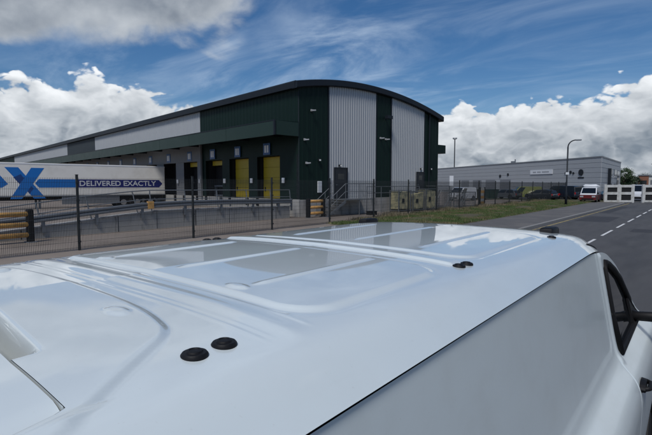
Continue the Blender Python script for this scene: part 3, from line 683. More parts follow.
# ================================================================== VEHICLES
def wheel_parts(t, x, y, r, w, side):
    wl = MB().lathe([(r * .55, -w / 2), (r * .93, -w / 2), (r, -w * .32), (r, w * .32), (r * .93, w / 2), (r * .55, w / 2)], 20, (x, y, r), 'x').build('wheel', 'rubber', t)
    MB().lathe([(.02, side * w * .42), (r * .45, side * w * .36), (r * .58, side * w * .52), (r * .62, side * w * .50)], 14, (x, y, r), 'x').build('rim', 'alloy', wl)
def vehicle(name, label, cat, loc, rz, paintm, kind, L=4.3, W=1.78, H=1.46, group=None, lower=None):
    """y forward; profile loft with tumblehome, glazing, wheels, lamps"""
    t = thing(name, label, cat, loc, rz, group)
    belt = H * (.62 if kind == 'car' else .56)
    if kind == 'car': top = [(-.46, belt), (-.40, H * .90), (-.28, H * .99), (-.05, H), (.10, H * .965), (.27, belt + .02)]; nose = belt * .94
    elif kind == 'van': top = [(-.495, belt), (-.485, H * .95), (-.44, H), (.16, H), (.22, H * .96), (.36, belt + .04)]; nose = belt * .93
    else: top = [(-.05, belt), (-.03, H * .97), (.0, H), (.14, H), (.18, H * .97), (.30, belt + .04)]; nose = belt * .95
    g = .22
    low = [(-.5, g + .1), (-.5, belt * .72), (-.49, belt * .97)] if kind != 'pickup' else [(-.5, g + .1), (-.5, belt * .80), (-.495, belt * .98)]
    prof = low + [(a, z) for a, z in top] + [(.44, nose * .97), (.485, nose * .86), (.5, nose * .6), (.495, g + .06)]
    def hw(z): return W / 2 * (1 - .02 * max(0, .5 - z) - (0 if z < belt else (.20 if kind == 'car' else .10) * (z - belt) / (H - belt)))
    # rounded cross-section: three rings per side
    rs = []
    for f_, ins in ((-1.0, .045), (-.965, .012), (-.90, 0.0), (.90, 0.0), (.965, .012), (1.0, .045)):
        cx = sum(a for a, _ in prof) / len(prof); cz = sum(z for _, z in prof) / len(prof)
        rs.append([(f_ * hw(z), (a + (cx - a) * ins * .6) * L, z + (cz - z) * ins) for a, z in prof])
    b = MB().rings(rs).build('body', paintm, t); auto(b, 30)
    if lower:
        MB().box(-W / 2 - .006, W / 2 + .006, -L * .502, L * .502, g + .08, belt * .90).build('lower_band', lower, t)
    zb, zt = belt + .03, H * .93
    ya, yb, yc, yd = [top[i][0] * L for i in (0, 1, 4, 5)]
    for s in (-1, 1):
        xw0, xw1 = s * (hw(zb) + .004), s * (hw(zt) + .004)
        segs = [(.06, .47), (.53, .93)] if kind == 'car' else ([(.72, .95)] if kind == 'van' else [(.1, .9)])
        for a, c_ in segs:
            y0b, y1b = ya + (yd - ya) * a, ya + (yd - ya) * c_; y0t, y1t = yb + (yc - yb) * max(a, .04), yb + (yc - yb) * min(c_, .97)
            MB().rings([[(x0 + o, y0b, zb), (x0 + o, y1b, zb), (x1 + o, y1t, zt), (x1 + o, y0t, zt)] for x0, x1, o in ((xw0, xw1, 0), (xw0, xw1, -s * .02))]).build('side_window', 'dark_glass', t)
    wz, wy = zip(*[(z, a * L) for a, z in (top[4], top[5])])
    MB().rings([[(-hw(wz[0]) * .86, wy[0] + o, wz[0] - .03 + o), (hw(wz[0]) * .86, wy[0] + o, wz[0] - .03 + o), (hw(wz[1]) * .88, wy[1] + o - .03, wz[1] + .03 + o), (-hw(wz[1]) * .88, wy[1] + o - .03, wz[1] + .03 + o)] for o in (0, .022)]).build('windscreen', 'dark_glass', t)
    if kind != 'pickup':
        (a0, z0), (a1, z1) = top[0], top[1]; z0 += .04; z1 -= .03
        MB().rings([[(-hw(z0) * .86, a0 * L + o, z0), (hw(z0) * .86, a0 * L + o, z0), (hw(z1) * .84, a1 * L + o - .01, z1), (-hw(z1) * .84, a1 * L + o - .01, z1)] for o in (0, -.03)]).build('rear_window', 'dark_glass', t)
    for s in (-1, 1):
        MB().cbox(s * W * .36 - .19, s * W * .36 + .19, L * .487, L * .505, nose * .66, nose * .84, .01).build('headlight', 'lamp_clear', t)
        MB().cbox(s * W * .42 - .10, s * W * .42 + .10, -L * .505, -L * .49, belt * .68, belt * .95, .01).build('tail_light', 'lamp_red', t)
        MB().cbox(s * (W / 2 + .09) - .10, s * (W / 2 + .09) + .10, yd - .25, yd - .13, belt, belt + .18, .03).build('wing_mirror', 'black_plastic', t)
        for y in (-L * .29, L * .31):
            MB().lathe([(.37, -.02), (.37, .02)], 20, (s * (W / 2 - .01), y, .33), 'x').build('wheel_arch', 'shade_black', t)
            wheel_parts(t, s * (W / 2 - .10), y, .33, .22, s)
    MB().box(-W * .36, W * .36, L * .493, L * .507, g + .12, nose * .52).build('grille', 'black_plastic', t)
    MB().box(-W * .46, W * .46, -L * .508, -L * .49, g + .05, g + .30).build('bumper', 'black_plastic', t)
    return t
# parked behind the fence, in front of the grey unit
PG = 'vehicles parked behind the mesh fence'
vehicle('parked_van', 'white small van parked by the bike cages at the warehouse end', 'van', (-24.9, 60.0, 0), R(168), 'car_white', 'van', 4.2, 1.8, 1.80, PG)
CARS = [((-17.9, 72.0), R(70), 'car_black', 'car', 'black car parked close to the fence in front of the blue car'),
        ((-15.9, 76.2), R(66), 'car_blue', 'van', 'dark blue van parked close behind the last fence bays'),
        ((-25.8, 66.5), R(62), 'car_black', 'car', 'black hatchback parked next to the white small van'),
        ((-22.9, 71.8), R(75), 'car_grey', 'car', 'dark grey car parked between green skip and lime van'),
        ((-18.4, 75.5), R(60), 'car_blue', 'car', 'dark blue car parked right of the lime van'),
        ((-16.9, 79.5), R(64), 'car_black', 'van', 'black panel van parked in front of the grey unit'),
        ((-14.9, 81.4), R(58), 'car_grey', 'van', 'dark grey van parked nearest the lamp post')]
for (x, y), a, pm_, kd, lb in CARS: vehicle('parked_car' if kd == 'car' else 'parked_van', lb, kd, (x, y, -.02), a, pm_, kd, 4.3 if kd == 'car' else 4.9, 1.8, 1.48 if kd == 'car' else 2.0, PG)
vehicle('parked_van', 'lime yellow van parked behind the fence below the white name sign', 'van', (-20.6, 73.4, -.02), R(118), 'car_lime', 'van', 4.5, 1.82, 1.9, PG)
mv = vehicle('red_van', 'white topped van with red lower body parked beside the white gate', 'van', (-10.75, 66.6, -.02), R(181), 'car_white', 'van', 4.3, 1.8, 1.85, PG, 'paint_red')
for i, (y, z, r) in enumerate(((-.8, 1.98, .18), (.1, 2.02, .21), (-1.4, 1.95, .15))): MB().lathe([(.02, -.85), (r * .6, -.78), (r, -.6), (r * .9, 0), (r, .6), (r * .6, .78), (.02, .85)], 12, (0.0, y, z), 'x').build('roof_sack', 'sign_white', mv, smooth=True)
vehicle('parked_car', 'dark car with its bonnet behind the left white gate', 'car', (-9.2, 72.6, -.11), R(205), 'car_black', 'car', 4.2, 1.78, 1.46, PG)
vehicle('approaching_van', 'white van facing the camera in the gap between the two white gates', 'van', (-6.72, 78.5, -.11), R(180), 'car_white', 'van', 5.0, 1.95, 2.25)
# green waste skip
sk = thing('skip', 'dark green steel skip between the parked cars', 'skip', (-24.0, 66.0, 0), R(65))
MB().rings([[(-1.3, -.85, .15), (1.3, -.85, .15), (1.3, .85, .15), (-1.3, .85, .15)], [(-1.85, -.9, 1.5), (1.85, -.9, 1.5), (1.85, .9, 1.5), (-1.85, .9, 1.5)], [(-1.78, -.83, 1.5), (1.78, -.83, 1.5), (1.78, .83, 1.5), (-1.78, .83, 1.5)], [(-1.25, -.8, .25), (1.25, -.8, .25), (1.25, .8, .25), (-1.25, .8, .25)]]).build('hopper', 'car_green', sk)
for x in (-.9, 0, .9): MB().box(x - .05, x + .05, -.96, -.88, .2, 1.45).build('rib', 'car_green', sk)
MB().tube([(-1.5, -.9, 1.42), (1.5, -.9, 1.42)], .05).build('rim_bar', 'car_green', sk)

# white slatted road gates
def gate(label, x0, x1, y0, y1):
    dv = Vector((x1 - x0, y1 - y0, 0)); L = dv.length
    t = thing('road_gate', label, 'gate', (x0, y0, -.11), math.atan2(dv.y, dv.x), 'white road gates')
    H = 2.25
    for x in (0, L / 2, L): MB().cbox(x - .13, x + .13, -.12, .12, 0, H + .06, .015).build('stile', 'paint_white', t)
    for z0, z1 in ((0.06, .30), (1.02, 1.34), (H - .32, H)): 
        for a, b in ((.135, L / 2 - .135), (L / 2 + .135, L - .135)): MB().box(a, b, -.09, .09, z0, z1).build('rail', 'paint_white', t)
    for z0, z1 in ((.30, 1.02), (1.34, H - .32)):
        for a, b in ((.135, L / 2 - .135), (L / 2 + .135, L - .135)):
            MB().box(a, a + .12, -.085, .085, z0, z1).box(b - .12, b, -.085, .085, z0, z1).build('upright', 'paint_white', t)
            MB().box(a + .12, b - .12, -.02, .02, z0, z1).build('infill_panel', 'shade_black', t)
gate('white timber gate with four dark panels, left of the approaching van', -9.3, -6.55, 67.6, 69.8)
gate('white timber gate with dark panels at the right edge of the picture', -5.55, -2.8, 70.6, 72.8)

# cages, racks and a striped sign by the warehouse end
def cage(label, loc, rz, w, d, h, m, group, solid=True):
    t = thing('storage_cage', label, 'cage', loc, rz, group)
    for x in (-w / 2, w / 2):
        for y in (-d / 2, d / 2): MB().box(x - .035, x + .035, y - .035, y + .035, 0, h).build('corner_post', 'galv', t)
    for z in (.15, h): MB().box(-w / 2, w / 2, -d / 2 - .02, -d / 2 + .02, z - .05, z).box(-w / 2, w / 2, d / 2 - .02, d / 2 + .02, z - .05, z).box(-w / 2 - .02, -w / 2 + .02, -d / 2, d / 2, z - .05, z).box(w / 2 - .02, w / 2 + .02, -d / 2, d / 2, z - .05, z).build('frame', 'galv', t)
    if solid:
        n = 3
        for i in range(n): MB().cbox(-w / 2 + .05 + i * (w - .1) / n + .012, -w / 2 + .05 + (i + 1) * (w - .1) / n - .012, -d / 2 + .03, d / 2 - .03, .2 + random.uniform(0, .05), h - .08 - random.uniform(0, .25), .03).build('stacked_panel', m, t)
        MB().box(-w * .2, -w * .02, -d / 2 - .01, -d / 2 + .02, h * .45, h * .62).build('placard', 'fascia', t)
    else:
        b = MB()
        x = -w / 2 + .08
        while x < w / 2: b.box(x - .008, x + .008, -d / 2 - .008, -d / 2 + .008, .12, h - .05); b.box(x - .008, x + .008, d / 2 - .008, d / 2 + .008, .12, h - .05); x += .11
        b.build('bar_panel', 'galv', t)['kind'] = 'stuff'
        for i in range(2): MB().tube([(-w / 2 + .2, -.1 + .3 * i, .1), (w / 2 - .3, 0 + .3 * i, h * .8)], .03).build('brace', 'galv', t)
    return t
def wl(x, y): return Matrix.Rotation(-WR, 3, 'Z') @ Vector((x, y, 0)) + WC
AW = R(90) - WR
cage('pale yellow panels stacked in a cage under the second gable door, left one', wl(.9, 9.9), AW, 1.55, .9, 1.75, 'cage_yellow', 'pale yellow storage cages')
cage('pale yellow panels stacked in a cage under the second gable door, middle one', wl(.9, 11.75), AW, 1.55, .9, 1.65, 'cage_yellow', 'pale yellow storage cages')
cage('pale yellow panels stacked in a cage under the second gable door, right one', wl(.9, 13.55), AW, 1.55, .9, 1.85, 'cage_yellow', 'pale yellow storage cages')
cage('empty grey barred cage just right of the pale yellow cages', wl(.6, 15.6), AW, 1.9, 1.3, 2.1, 'galv', 'grey barred cages', False)
cage('empty grey barred cage beyond the right corner of the warehouse', wl(.5, 18.0), AW, 2.0, 1.3, 1.7, 'galv', 'grey barred cages', False)
cage('low grey barred cage next to the orange and white striped panel', wl(.5, 20.4), AW, 1.9, 1.2, 1.5, 'galv', 'grey barred cages', False)
sp = thing('striped_hazard_panel', 'orange and white striped hazard panel on dark posts near the white small van', 'hazard panel', wl(1.3, 22.3), AW)
for i in range(6): MB().box(-.36, .36, -.03, .03, .28 + i * .27, .28 + (i + 1) * .27 - .008).build('stripe', 'barrier_yellow' if i % 2 == 0 else 'paint_white', sp)
for x in (-.45, .45): MB().cbox(x - .07, x + .07, -.07, .07, 0, 1.95, .02).build('post', 'rubber', sp)
pb = thing('small_dark_crate', 'small dark crate on the yard at the foot of the stair landing', 'crate', wl(1.9, 5.3), AW)
MB().cbox(-.35, .35, -.22, .22, 0, .26, .02).build('tub', 'rubber', pb); MB().box(-.37, .37, -.24, .24, .26, .29).build('lid', 'fascia', pb)
bn = thing('white_bollard_sign', 'white upright notice on a post beyond the warehouse corner', 'sign', (-27.4, 62.0, 0), R(40))
MB().box(-.04, .04, -.04, .04, 0, 3.1).build('post', 'galv', bn); MB().cbox(-.28, .28, -.09, -.04, 2.0, 3.4, .01).build('notice', 'sign_white', bn)

# ================================================================== FAR RIGHT BACKGROUND
fb = thing('white_shed', 'low white industrial shed far down the road beyond the gates', 'building', (2.0, 190, 0), R(4))
MB().box(-17, 40, 0, 30, 0, 5.0).build('wall', 'paint_white', fb)
MB().prism([(-17.4, 5.0), (11.5, 6.6), (40.4, 5.0)], 'y', -.4, 30.4).build('roof', 'unit_clad', fb)
for i in range(4): MB().box(-15 + i * 7, -11 + i * 7, -.08, -.02, .1, 3.6).build('roller_door', 'unit_clad_dark', fb)
ob = thing('brick_block', 'small orange brick block standing before the white shed', 'building', (-14.3, 181, 0), R(4))
MB().box(-1.4, 1.4, 0, 4, 0, 4.9).build('wall', 'brick_orange', ob); MB().box(-1.6, 1.6, -.2, 4.2, 4.9, 5.25).build('flat_roof', 'unit_clad_dark', ob)
MB().box(-1.0, .9, -.06, -.01, 2.2, 3.4).build('window', 'dark_glass', ob)
sh = thing('grey_shed', 'grey low shed roof between the tree and the brick block', 'building', (-21.5, 165, 0), R(4))
MB().box(-7, 7, 0, 12, 0, 3.4).build('wall', 'unit_clad_dark', sh); MB().prism([(-7.3, 3.4), (0, 4.6), (7.3, 3.4)], 'y', -.3, 12.3).build('roof', 'roof_sheet', sh)
def tree(label, loc, h, cr, leafm, n=3800, group=None):
    t = thing('broadleaf_tree', label, 'tree', loc, random.uniform(0, 6), group)
    tb = MB(); tb.tube([(0, 0, -.2), (.05, .02, h * .25), (.0, .08, h * .55), (.1, 0, h * .8)], [h * .035, h * .028, h * .018, h * .006], 8)
    cl = []
    for i in range(9):
        a = i * 2.4; z0 = h * (.28 + .05 * i); e = (math.cos(a) * cr * .6, math.sin(a) * cr * .6, z0 + h * .2)
        tb.tube([(0, .03, z0), (e[0] * .5, e[1] * .5, z0 + h * .13), e], [h * .012, h * .008, h * .003], 5); cl.append(e)
    tb.build('trunk', 'bark', t)
    for i in range(26):
        a = random.uniform(0, 6.28); u = random.uniform(-1, 1); rr = cr * (random.random() ** .4)
        cl.append((rr * math.cos(a) * math.sqrt(1 - u * u), rr * math.sin(a) * math.sqrt(1 - u * u), h * .62 + u * h * .34))
    lf = MB()
    for i in range(n):
        c_ = random.choice(cl); d = Vector((random.gauss(0, 1), random.gauss(0, 1), random.gauss(0, .8))) * cr * .17
        p = Vector(c_) + d; s = random.uniform(.10, .22)
        a = Vector((random.gauss(0, 1), random.gauss(0, 1), random.gauss(0, 1))).normalized(); b = a.orthogonal().normalized()
        lf.add([p - a * s, p + b * s * .5, p + a * s, p - b * s * .5], [(0, 1, 2, 3)])
    lf.build('crown', leafm, t, fix=False)
tree('dark green bushy tree at the right end of the grey unit', (-16.5, 153, 0), 6.6, 2.2, 'leaf')
tree('lower dark bush-like tree right of the bushy tree', (-14.9, 158, 0), 4.4, 1.8, 'leaf_dark', 2400)
tree('small dark tree at the far end of the road by the sheds', (-14.6, 200, 0), 6.0, 3.0, 'leaf_dark', 2400)

# ================================================================== GRASS (stuff)
gm = MB()
def blade(x, y, z, h, w):
    a = random.uniform(0, 6.28); l = random.uniform(.1, .6) * h; b = random.uniform(0, 6.28)
    ca, sa = math.cos(a) * w, math.sin(a) * w
    gm.add([(x - ca, y - sa, z), (x + ca, y + sa, z), (x + math.cos(b) * l, y + math.sin(b) * l, z + h)], [(0, 1, 2)])
for i in range(62000):
    y = 20 + 47 * (random.random() ** 1.1); x = -10.25 - 6.0 * random.random()
    n_ = .5 + .5 * math.sin(x * 1.9 + y * .7) * math.sin(y * .53 - x * .9)
    blade(x, y, 0.02, random.uniform(.05, .16) * (.6 + .8 * n_), random.uniform(.012, .025))
g1o = gm.build('verge_grass', 'grass_blade', fix=False); g1o['kind'] = 'stuff'; g1o['label'] = 'short patchy grass growing on the verge before the fence'
gm = MB()
for i in range(15000):
    y = 23 + 45 * random.random(); x = -16.3 + random.gauss(.1, .35)
    n_ = .5 + .5 * math.sin(y * 1.1) * math.sin(y * .37 + 1)
    blade(x, y, 0, random.uniform(.12, .42) * (.35 + .9 * n_), random.uniform(.01, .022))
g2o = gm.build('dry_weeds', 'dry_blade', fix=False); g2o['kind'] = 'stuff'; g2o['label'] = 'dry straw coloured weeds along the foot of the mesh fence'

# ================================================================== FOREGROUND VAN
VX, VY = -1.19, 2.4
van = thing('panel_van', 'glossy white panel van filling the foreground, seen over its ribbed roof', 'van', (VX, VY, RZ))
def vb(mb): mb.v = [(x, y - VY, z - RZ) for x, y, z in mb.v]; return mb       # van builder works in x from centre line, world y and z
rx = smooth_tab([(0, 2.004), (.3, 1.9995), (.5, 1.992), (.6, 1.984), (.655, 1.9765), (.680, 1.9695), (.697, 1.9610), (.719, 1.9460), (.748, 1.9225), (.776, 1.8990)])
gy = lambda x: .214 + .03 * (.45 - abs(x)) * (abs(x) < .45) - .302 * sm(abs(x) - .634, .010)
def rrect(x, y, cx, cy, hx, hy, r):
    qx, qy = abs(x - cx) - hx + r, abs(y - cy) - hy + r
    return -(math.hypot(max(qx, 0), max(qy, 0)) + min(max(qx, qy), 0) - r)      # >0 inside
def emboss(x, y):
    ax = abs(x); e = 0.0
    # rear raised plateau with slanted flanks
    xr = .612 - (y - .262) * .70
    a = xr - ax; b = .478 - y - .05 * (ax / .5) ** 4
    if min(a, b) > -.1:
        kk = .03; h = max(0, min(1, .5 + .5 * (b - a) / kk)); dmin = b + (a - b) * h - kk * h * (1 - h)
        e += .0085 * sm(dmin, .011)
    # fine stamped ridges across the roof
    if .5 < y < .66:
        fade = sm(.62 - ax, .02)
        for yc, hh in ((.522, .0007), (.540, .0006), (.640, .0009), (.655, .0006)): e += hh * fade * math.exp(-((y - yc - .02 * ax) / .0055) ** 2)
    if .48 < y < .68: e += .0030 * math.exp(-((y - .588 - .015 * ax) / .028) ** 2) * sm(.63 - ax, .05)
    # two raised panels
    d2 = rrect(x, y, 0, .99, .588, .315, .10)
    if d2 > -.05: e += .0058 * sm(d2, .010) - .0012 * math.exp(-((d2 + .018) / .011) ** 2)
    d3 = rrect(x, y, 0, 2.0, .57, .46, .10)
    if d3 > -.05: e += .0050 * sm(d3, .010) - .0018 * math.exp(-((d3 + .016) / .010) ** 2)
    for xc in (-.335, 0.03, .352):
        if abs(x - xc) < .035:
            g = math.exp(-((x - xc) / .0085) ** 2)
            e += .0048 * g * (sm(y - .765, .03) * sm(1.265 - y, .02) + sm(y - 1.64, .03) * sm(2.36 - y, .03))
    # cross member carrying the mounting points
    ys_ = y - 1.445 + .02 * x
    if abs(ys_) < .09: e += .0085 * sm(.034 - abs(ys_), .009) * sm(.580 - ax, .015)
    # oval dimples
    for xc, yc in ((.333, .42), (-.333, .42), (.335, .715), (-.335, .715)):
        rr = math.hypot((x - xc) / .030, (y - yc) / .017)
        if rr < 1.6: e += .0045 * sm(1 - rr, .35)
    # hollow at the tailgate edge
    dd = y - gy(x)
    if ax < .48 and dd < .12: e -= .060 * sm(.415 - ax, .025) * sm(.032 + .25 * max(0, .40 - ax) * .2 - dd, .016)
    return e
tail = smooth_tab([(0, 0), (.35, .006), (.6, .022), (.8, .05), (.93, .10), (1.0, .17)])
RF = 3.35
def roofz(x, y):
    z = rx(abs(x))
    if y > 2.55: z -= .112 * ((y - 2.55) / .80) ** 2.1
    if y < .5: z -= .010 * ((.5 - y) / .5) ** 2
    if y < .2 and abs(x) > .60: z -= tail((.2105 - y) / .2855) * sm(abs(x) - .615, .012)
    return z
def roofp(u, v):
    x = -.776 + 1.552 * u; y0 = gy(x); vb_ = 60 / 680
    y = y0 + (.30 - y0) * v / vb_ if v < vb_ else .30 + (RF - .30) * (v - vb_) / (1 - vb_)
    xs = x * (1 - .05 * max(0, (y - 2.6) / .6) ** 2)
    return (xs, y, roofz(x, y) + emboss(x, y))
roof = vb(MB().grid(roofp, 270, 680)).build('roof', 'van_white', van, smooth=True, fix=False)
# lip that turns down at the tailgate gap, tailgate header, rear face
def lip(u, v):
    x = -.776 + 1.552 * u; y0 = gy(x); p = roofp(u, 0)
    return (x, y0 - .001 - .002 * v, p[2] - .035 * v)
vb(MB().grid(lip, 270, 2)).build('roof_lip', 'van_white', van, smooth=True, fix=False)
def tgp(u, v):
    x = -.6185 + 1.237 * u; y1 = gy(x) - .0035
    y = y1 + (-.075 - y1) * v
    return (x, y, roofz(x, .2) + .0085 * sm(.612 - abs(x), .02) * (1 - v) ** 2 - .001 - tail(v))
tg = vb(MB().grid(tgp, 100, 40)).build('tailgate_header', 'van_white', van, smooth=True, fix=False)
vb(MB().grid(lambda u, v: (-.66 + 1.32 * u, -.06 + .34 * v, 1.905), 40, 4)).build('gap_seal', 'rubber', van, fix=False)
SX = [(.28, .93), (.40, .962), (.6, .985), (.85, .998), (1.02, 1.0), (1.10, .992), (1.16, .970), (1.22, .922), (1.265, .884), (1.30, .866), (1.36, .852), (1.6, .816), (1.90, .7725)]
sxf = smooth_tab(SX)
ZT = smooth_tab([(-.1, 1.72), (-.06, 1.79), (.02, 1.868), (.2, 1.8885), (1.5, 1.8900), (2.6, 1.8880), (2.9, 1.873), (3.08, 1.848), (3.27, 1.795), (3.50, 1.715), (3.84, 1.53), (4.15, 1.32), (4.35, 1.20), (4.6, 1.10), (4.8, 1.0), (4.95, .88)])
WIN = [(3.10, 1.275), (3.035, 1.52), (2.972, 1.775), (3.0, 1.806), (3.10, 1.790), (3.30, 1.728), (3.52, 1.640), (3.84, 1.445), (4.08, 1.275)]
def inpoly(p, poly):
    x, y = p; c_ = False
    for i in range(len(poly)):
        (x1, y1), (x2, y2) = poly[i], poly[i - 1]
        if (y1 > y) != (y2 > y) and x < (x2 - x1) * (y - y1) / (y2 - y1) + x1: c_ = not c_
    return c_
def sidex(y, z):
    x = sxf(z)
    ly = y - .27 * max(0, 1.86 - max(z, 1.2))
    if z > 1.26 and y > 2.9: x -= .05 * max(0, (y - 3.0) / 1.0) ** 1.6 * (z - 1.2)
    if y > 4.2: x *= 1 - .16 * ((y - 4.2) / .75) ** 2
    if y < .1: x -= .10 * ((.1 - y) / .18) ** 2 * .5
    d = rrect(ly, z, (.22 + 2.80) / 2, (1.335 + 1.935) / 2, (2.80 - .22) / 2, .30, .07)
    if d > -.06: x -= .005 * sm(d, .006)
    if z > 1.25: x += .010 * math.exp(-((ly - 2.868) / .030) ** 4) * sm(1.87 - z, .01)
    for yc in (2.985, 1.62):
        if z < 1.25 and abs(y - yc) < .02: x -= .007 * math.exp(-((y - yc) / .005) ** 2)
    if y < 2.9 and y > .2: x -= .006 * math.exp(-((z - .70) / .018) ** 2)
    return x
WHY = (.83, 4.08); WHR = .345
def keep(side):
    def f(q):
        y = sum(p[1] for p in q) / 4; z = sum(p[2] for p in q) / 4
        if inpoly((y, z), WIN): return False
        return all(math.hypot(y - w, z - (RZ + WHR)) > .43 for w in WHY)
    return f
ysteps = []
y = -.10
while y < 4.95:
    ysteps.append(y); y += .006 if (2.96 < y < 3.01 or 1.60 < y < 1.64) else (.011 if 2.75 < y < 4.2 else .02)
ysteps.append(4.95)
NY = len(ysteps) - 1; NZ = 110
for s in (1, -1):
    def sp_(u, v, s=s):
        y = ysteps[min(NY, round(u * NY))]; zt = ZT(y); z = .28 + (zt - .28) * v
        return (s * sidex(y, z), y, z)
    vb(MB().grid(sp_, NY, NZ, keep(s))).build('side_panel', 'van_side', van, smooth=True, fix=False)
    # rubber gutter between roof shoulder and side
    vb(MB().grid(lambda u, v, s=s: (s * (.742 + .019 * v), .17 + (2.95 - .17) * u, 1.908 - .030 * v - (.112 * max(0, (.17 + 2.78 * u - 2.55) / .80) ** 2.1)), 60, 2)).build('gutter_seal', 'rubber', van, fix=False)
    gl = [(s * (sidex(y, z) - .006), y, z) for y, z in WIN]
    vb(MB().rings([gl, [(x - s * .006, y, z) for x, y, z in gl]])).build('door_window', 'dark_glass', van)
    lp_ = [(s * (sidex(y, z) + .002), y, z) for y, z in WIN + WIN[:2]]
    vb(MB().tube(lp_, .019, 6)).build('window_seal', 'rubber', van, smooth=True)
    vb(MB().tube([(s * xq * (1 - .05 * max(0, (yq - 2.6) / .6) ** 2), yq, roofz(xq, yq) + .001) for xq, yq in ((.735, 2.80), (.742, 2.90), (.748, 3.0), (.752, 3.10), (.752, 3.18))], .0055, 6)).build('drip_trim', 'rubber', van, smooth=True)
    # mirror: arm and housing
    mr = vb(MB().tube([(s * .825, 3.86, 1.315), (s * .90, 3.83, 1.33), (s * 1.08, 3.78, 1.36)], [.05, .034, .036], 8)).build('door_mirror', 'black_plastic', van, smooth=True)
    rs = []
    for t_, k_ in ((0, .7), (.03, .95), (.10, 1.0), (.16, .8), (.19, .45)):
        rs.append([(s * (1.165 + .10 * k_ * math.copysign(abs(math.cos(a)) ** .6, math.cos(a))), 3.70 + t_, 1.44 + .165 * k_ * math.copysign(abs(math.sin(a)) ** .6, math.sin(a))) for a in [2 * math.pi * i / 20 for i in range(20)]])
    vb(MB().rings(rs)).build('mirror_housing', 'black_plastic', mr, smooth=True)
    vb(MB().rings([[(s * (1.165 + .066 * math.cos(a)), 3.694 + .004 * q, 1.44 + .11 * math.sin(a)) for a in [2 * math.pi * i / 16 for i in range(16)]] for q in (0, 1)])).build('mirror_glass', 'mirror_glass', mr)
    ck = [(3.76, 1.285), (3.76, 1.46), (3.90, 1.385), (4.06, 1.285)]
    vb(MB().rings([[(s * (sidex(y, z) + o), y, z) for y, z in ck] for o in (-.004, .012)])).build('mirror_cheek', 'black_plastic', van)
    hx = sidex(3.08, 1.12)
    hb = vb(MB().rings([[(s * (hx - .006), 3.08 + .085 * math.cos(a), 1.12 + .034 * math.sin(a)) for a in [2 * math.pi * i / 16 for i in range(16)]], [(s * (hx + .022), 3.08 + .08 * math.cos(a), 1.12 + .030 * math.sin(a)) for a in [2 * math.pi * i / 16 for i in range(16)]]])).build('door_handle', 'black_plastic', van, smooth=False)
    vb(MB().tube([(s * (hx + .018), 3.01, 1.123), (s * (hx + .04), 3.035, 1.125), (s * (hx + .04), 3.125, 1.125), (s * (hx + .018), 3.15, 1.123)], .013, 8)).build('handle_grip', 'black_plastic', hb, smooth=True)
    for w in WHY:
        x0 = s * .86
        wo_ = vb(MB().lathe([(.20, -.115), (.30, -.118), (.338, -.09), (.345, -.04), (.345, .04), (.338, .09), (.30, .118), (.20, .115)], 32, (x0, w, RZ + WHR), 'x')).build('wheel', 'rubber', van, smooth=True)
        vb(MB().lathe([(.03, s * .10), (.12, s * .085), (.19, s * .10), (.215, s * .112), (.22, s * .10)], 24, (x0, w, RZ + WHR), 'x')).build('rim', 'alloy', wo_)
        vb(MB().grid(lambda u, v, w=w, s=s: (s * (.99 - .40 * v), w + .435 * math.cos(math.pi * (1.15 * u - .075)), RZ + WHR + .435 * math.sin(math.pi * (1.15 * u - .075))), 20, 2)).build('wheel_housing', 'shade_black', van, fix=False)
    vb(MB().rings([[(s * (sidex(-.1, z) - .010), -.07, z), (s * (sidex(-.1, z) - .012), -.112, z), (s * (sidex(-.1, z) - .03), -.122, z), (s * (sidex(-.1, z) - .12), -.122, z), (s * (sidex(-.1, z) - .125), -.07, z)] for z in (.95, 1.05, 1.15, 1.22, 1.3, 1.4, 1.5)])).build('tail_light', 'lamp_red', van)
    vb(MB().cbox(s * .66 - .13, s * .66 + .13, 4.84, 4.95, .72, .90, .02)).build('headlight', 'lamp_clear', van)
    vb(MB().cbox(s * .93 - .02, s * .93 + .06, .2, 4.6, .36, .46, .01)).build('side_rub_strip', 'black_plastic', van) if False else None
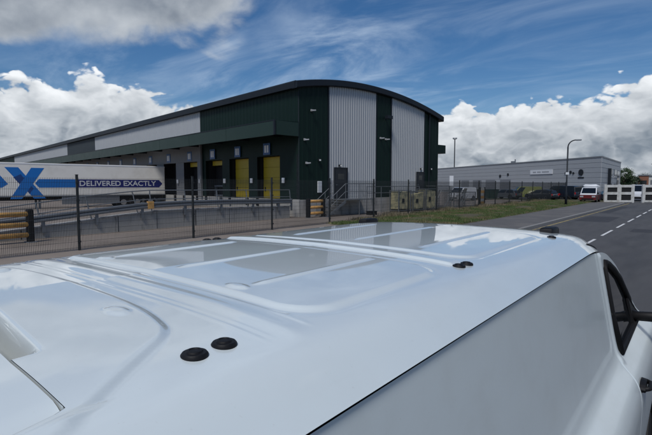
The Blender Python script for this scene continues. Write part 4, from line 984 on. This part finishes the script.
# shell closing pieces
vb(MB().grid(lambda u, v: ((-1 + 2 * u) * (sidex(-.1, .45 + 1.3 * v) + .002), -.085 + .02 * math.sin(math.pi * v), .45 + 1.38 * v), 24, 16)).build('tailgate', 'van_white', van, smooth=True, fix=False)
vb(MB().box(-.62, .62, -.112, -.088, 1.25, 1.70)).build('rear_window', 'dark_glass', van)
vb(MB().cbox(-.97, .97, -.17, .06, .30, .52, .03)).build('rear_bumper', 'black_plastic', van)
vb(MB().box(-.26, .26, -.118, -.10, .80, .91)).build('number_plate', 'plate_yellow', van)
vb(MB().box(-.80, .80, .0, 4.7, .22, .60)).build('floor_pan', 'shade_black', van)
vb(MB().box(-.66, .66, .35, 2.9, 1.60, 1.90)).build('roof_lining', 'shade_black', van) if False else None
def wsp(u, v):
    y = RF - .005 + (4.36 - RF) * v; zt = ZT(y); w_ = sidex(y, min(zt, 1.80)) - .010
    zr = roofz(0, RF) + (1.225 - roofz(0, RF)) * v; q = (2 * u - 1)
    bulge = (1 - q * q); z = zt - .01 + (zr + .0 - zt) * bulge
    return (q * w_, y + .10 * bulge * v, z + .012 * bulge)
vb(MB().grid(wsp, 30, 20)).build('windscreen', 'dark_glass', van, smooth=True, fix=False)
vb(MB().grid(lambda u, v: ((2 * u - 1) * (sidex(4.36 + .54 * v, .9) - .03) * (.94 + .06 * v), 4.36 + .54 * v + .06 * (1 - (2 * u - 1) ** 2) * v, (ZT(4.36 + .54 * v) + .03 * (1 - (2 * u - 1) ** 2))), 24, 14)).build('bonnet', 'van_white', van, smooth=True, fix=False)
vb(MB().grid(lambda u, v: ((2 * u - 1) * (sidex(4.94, .6)), 4.93 + .14 * (1 - (2 * u - 1) ** 4) - .03 * (2 * v - 1) ** 2, .28 + .64 * v), 24, 10)).build('front_bumper', 'van_white', van, smooth=True, fix=False)
vb(MB().cbox(-.45, .45, 4.99, 5.085, .62, .82, .02)).build('grille', 'black_plastic', van)
# black roof plugs and caps
def plug(x, y, r=.0205):
    z = roofz(x, y) + emboss(x, y)
    p = MB().lathe([(r * 1.05, -.004), (r * 1.05, .002), (r * .92, .0055), (r * .66, .0060), (r * .60, .0085), (r * .42, .0092), (r * .38, .0080), (.001, .0080)], 28)
    o = vb(MB().add([(a + x, b + y, c_ + z) for a, b, c_ in p.v], p.f)).build('roof_plug', 'black_plastic', van, smooth=True); auto(o, 40)
for x, y in ((.592, .413), (.590, .472), (.597, 1.412), (.600, 1.468), (-.622, 1.335), (-.612, 1.385), (.622, 2.50), (.57, .0)):
    if y > .1: plug(x, y)
for s in (-1, 1):
    x, y = (.545 if s > 0 else -.61), (2.79 if s > 0 else 2.70); z = roofz(x, y)
    o = vb(MB().rings([[(x + a * k_, y + b * k_, z + h) for a, b in ((-.030, -.085), (.030, -.085), (.036, -.07), (.038, .055), (.028, .075), (-.028, .075), (-.038, .055), (-.036, -.07))] for h, k_ in ((-.008, 1.0), (.018, .97), (.026, .88), (.029, .70))])).build('roof_cap', 'black_plastic', van, smooth=True); auto(o, 50)
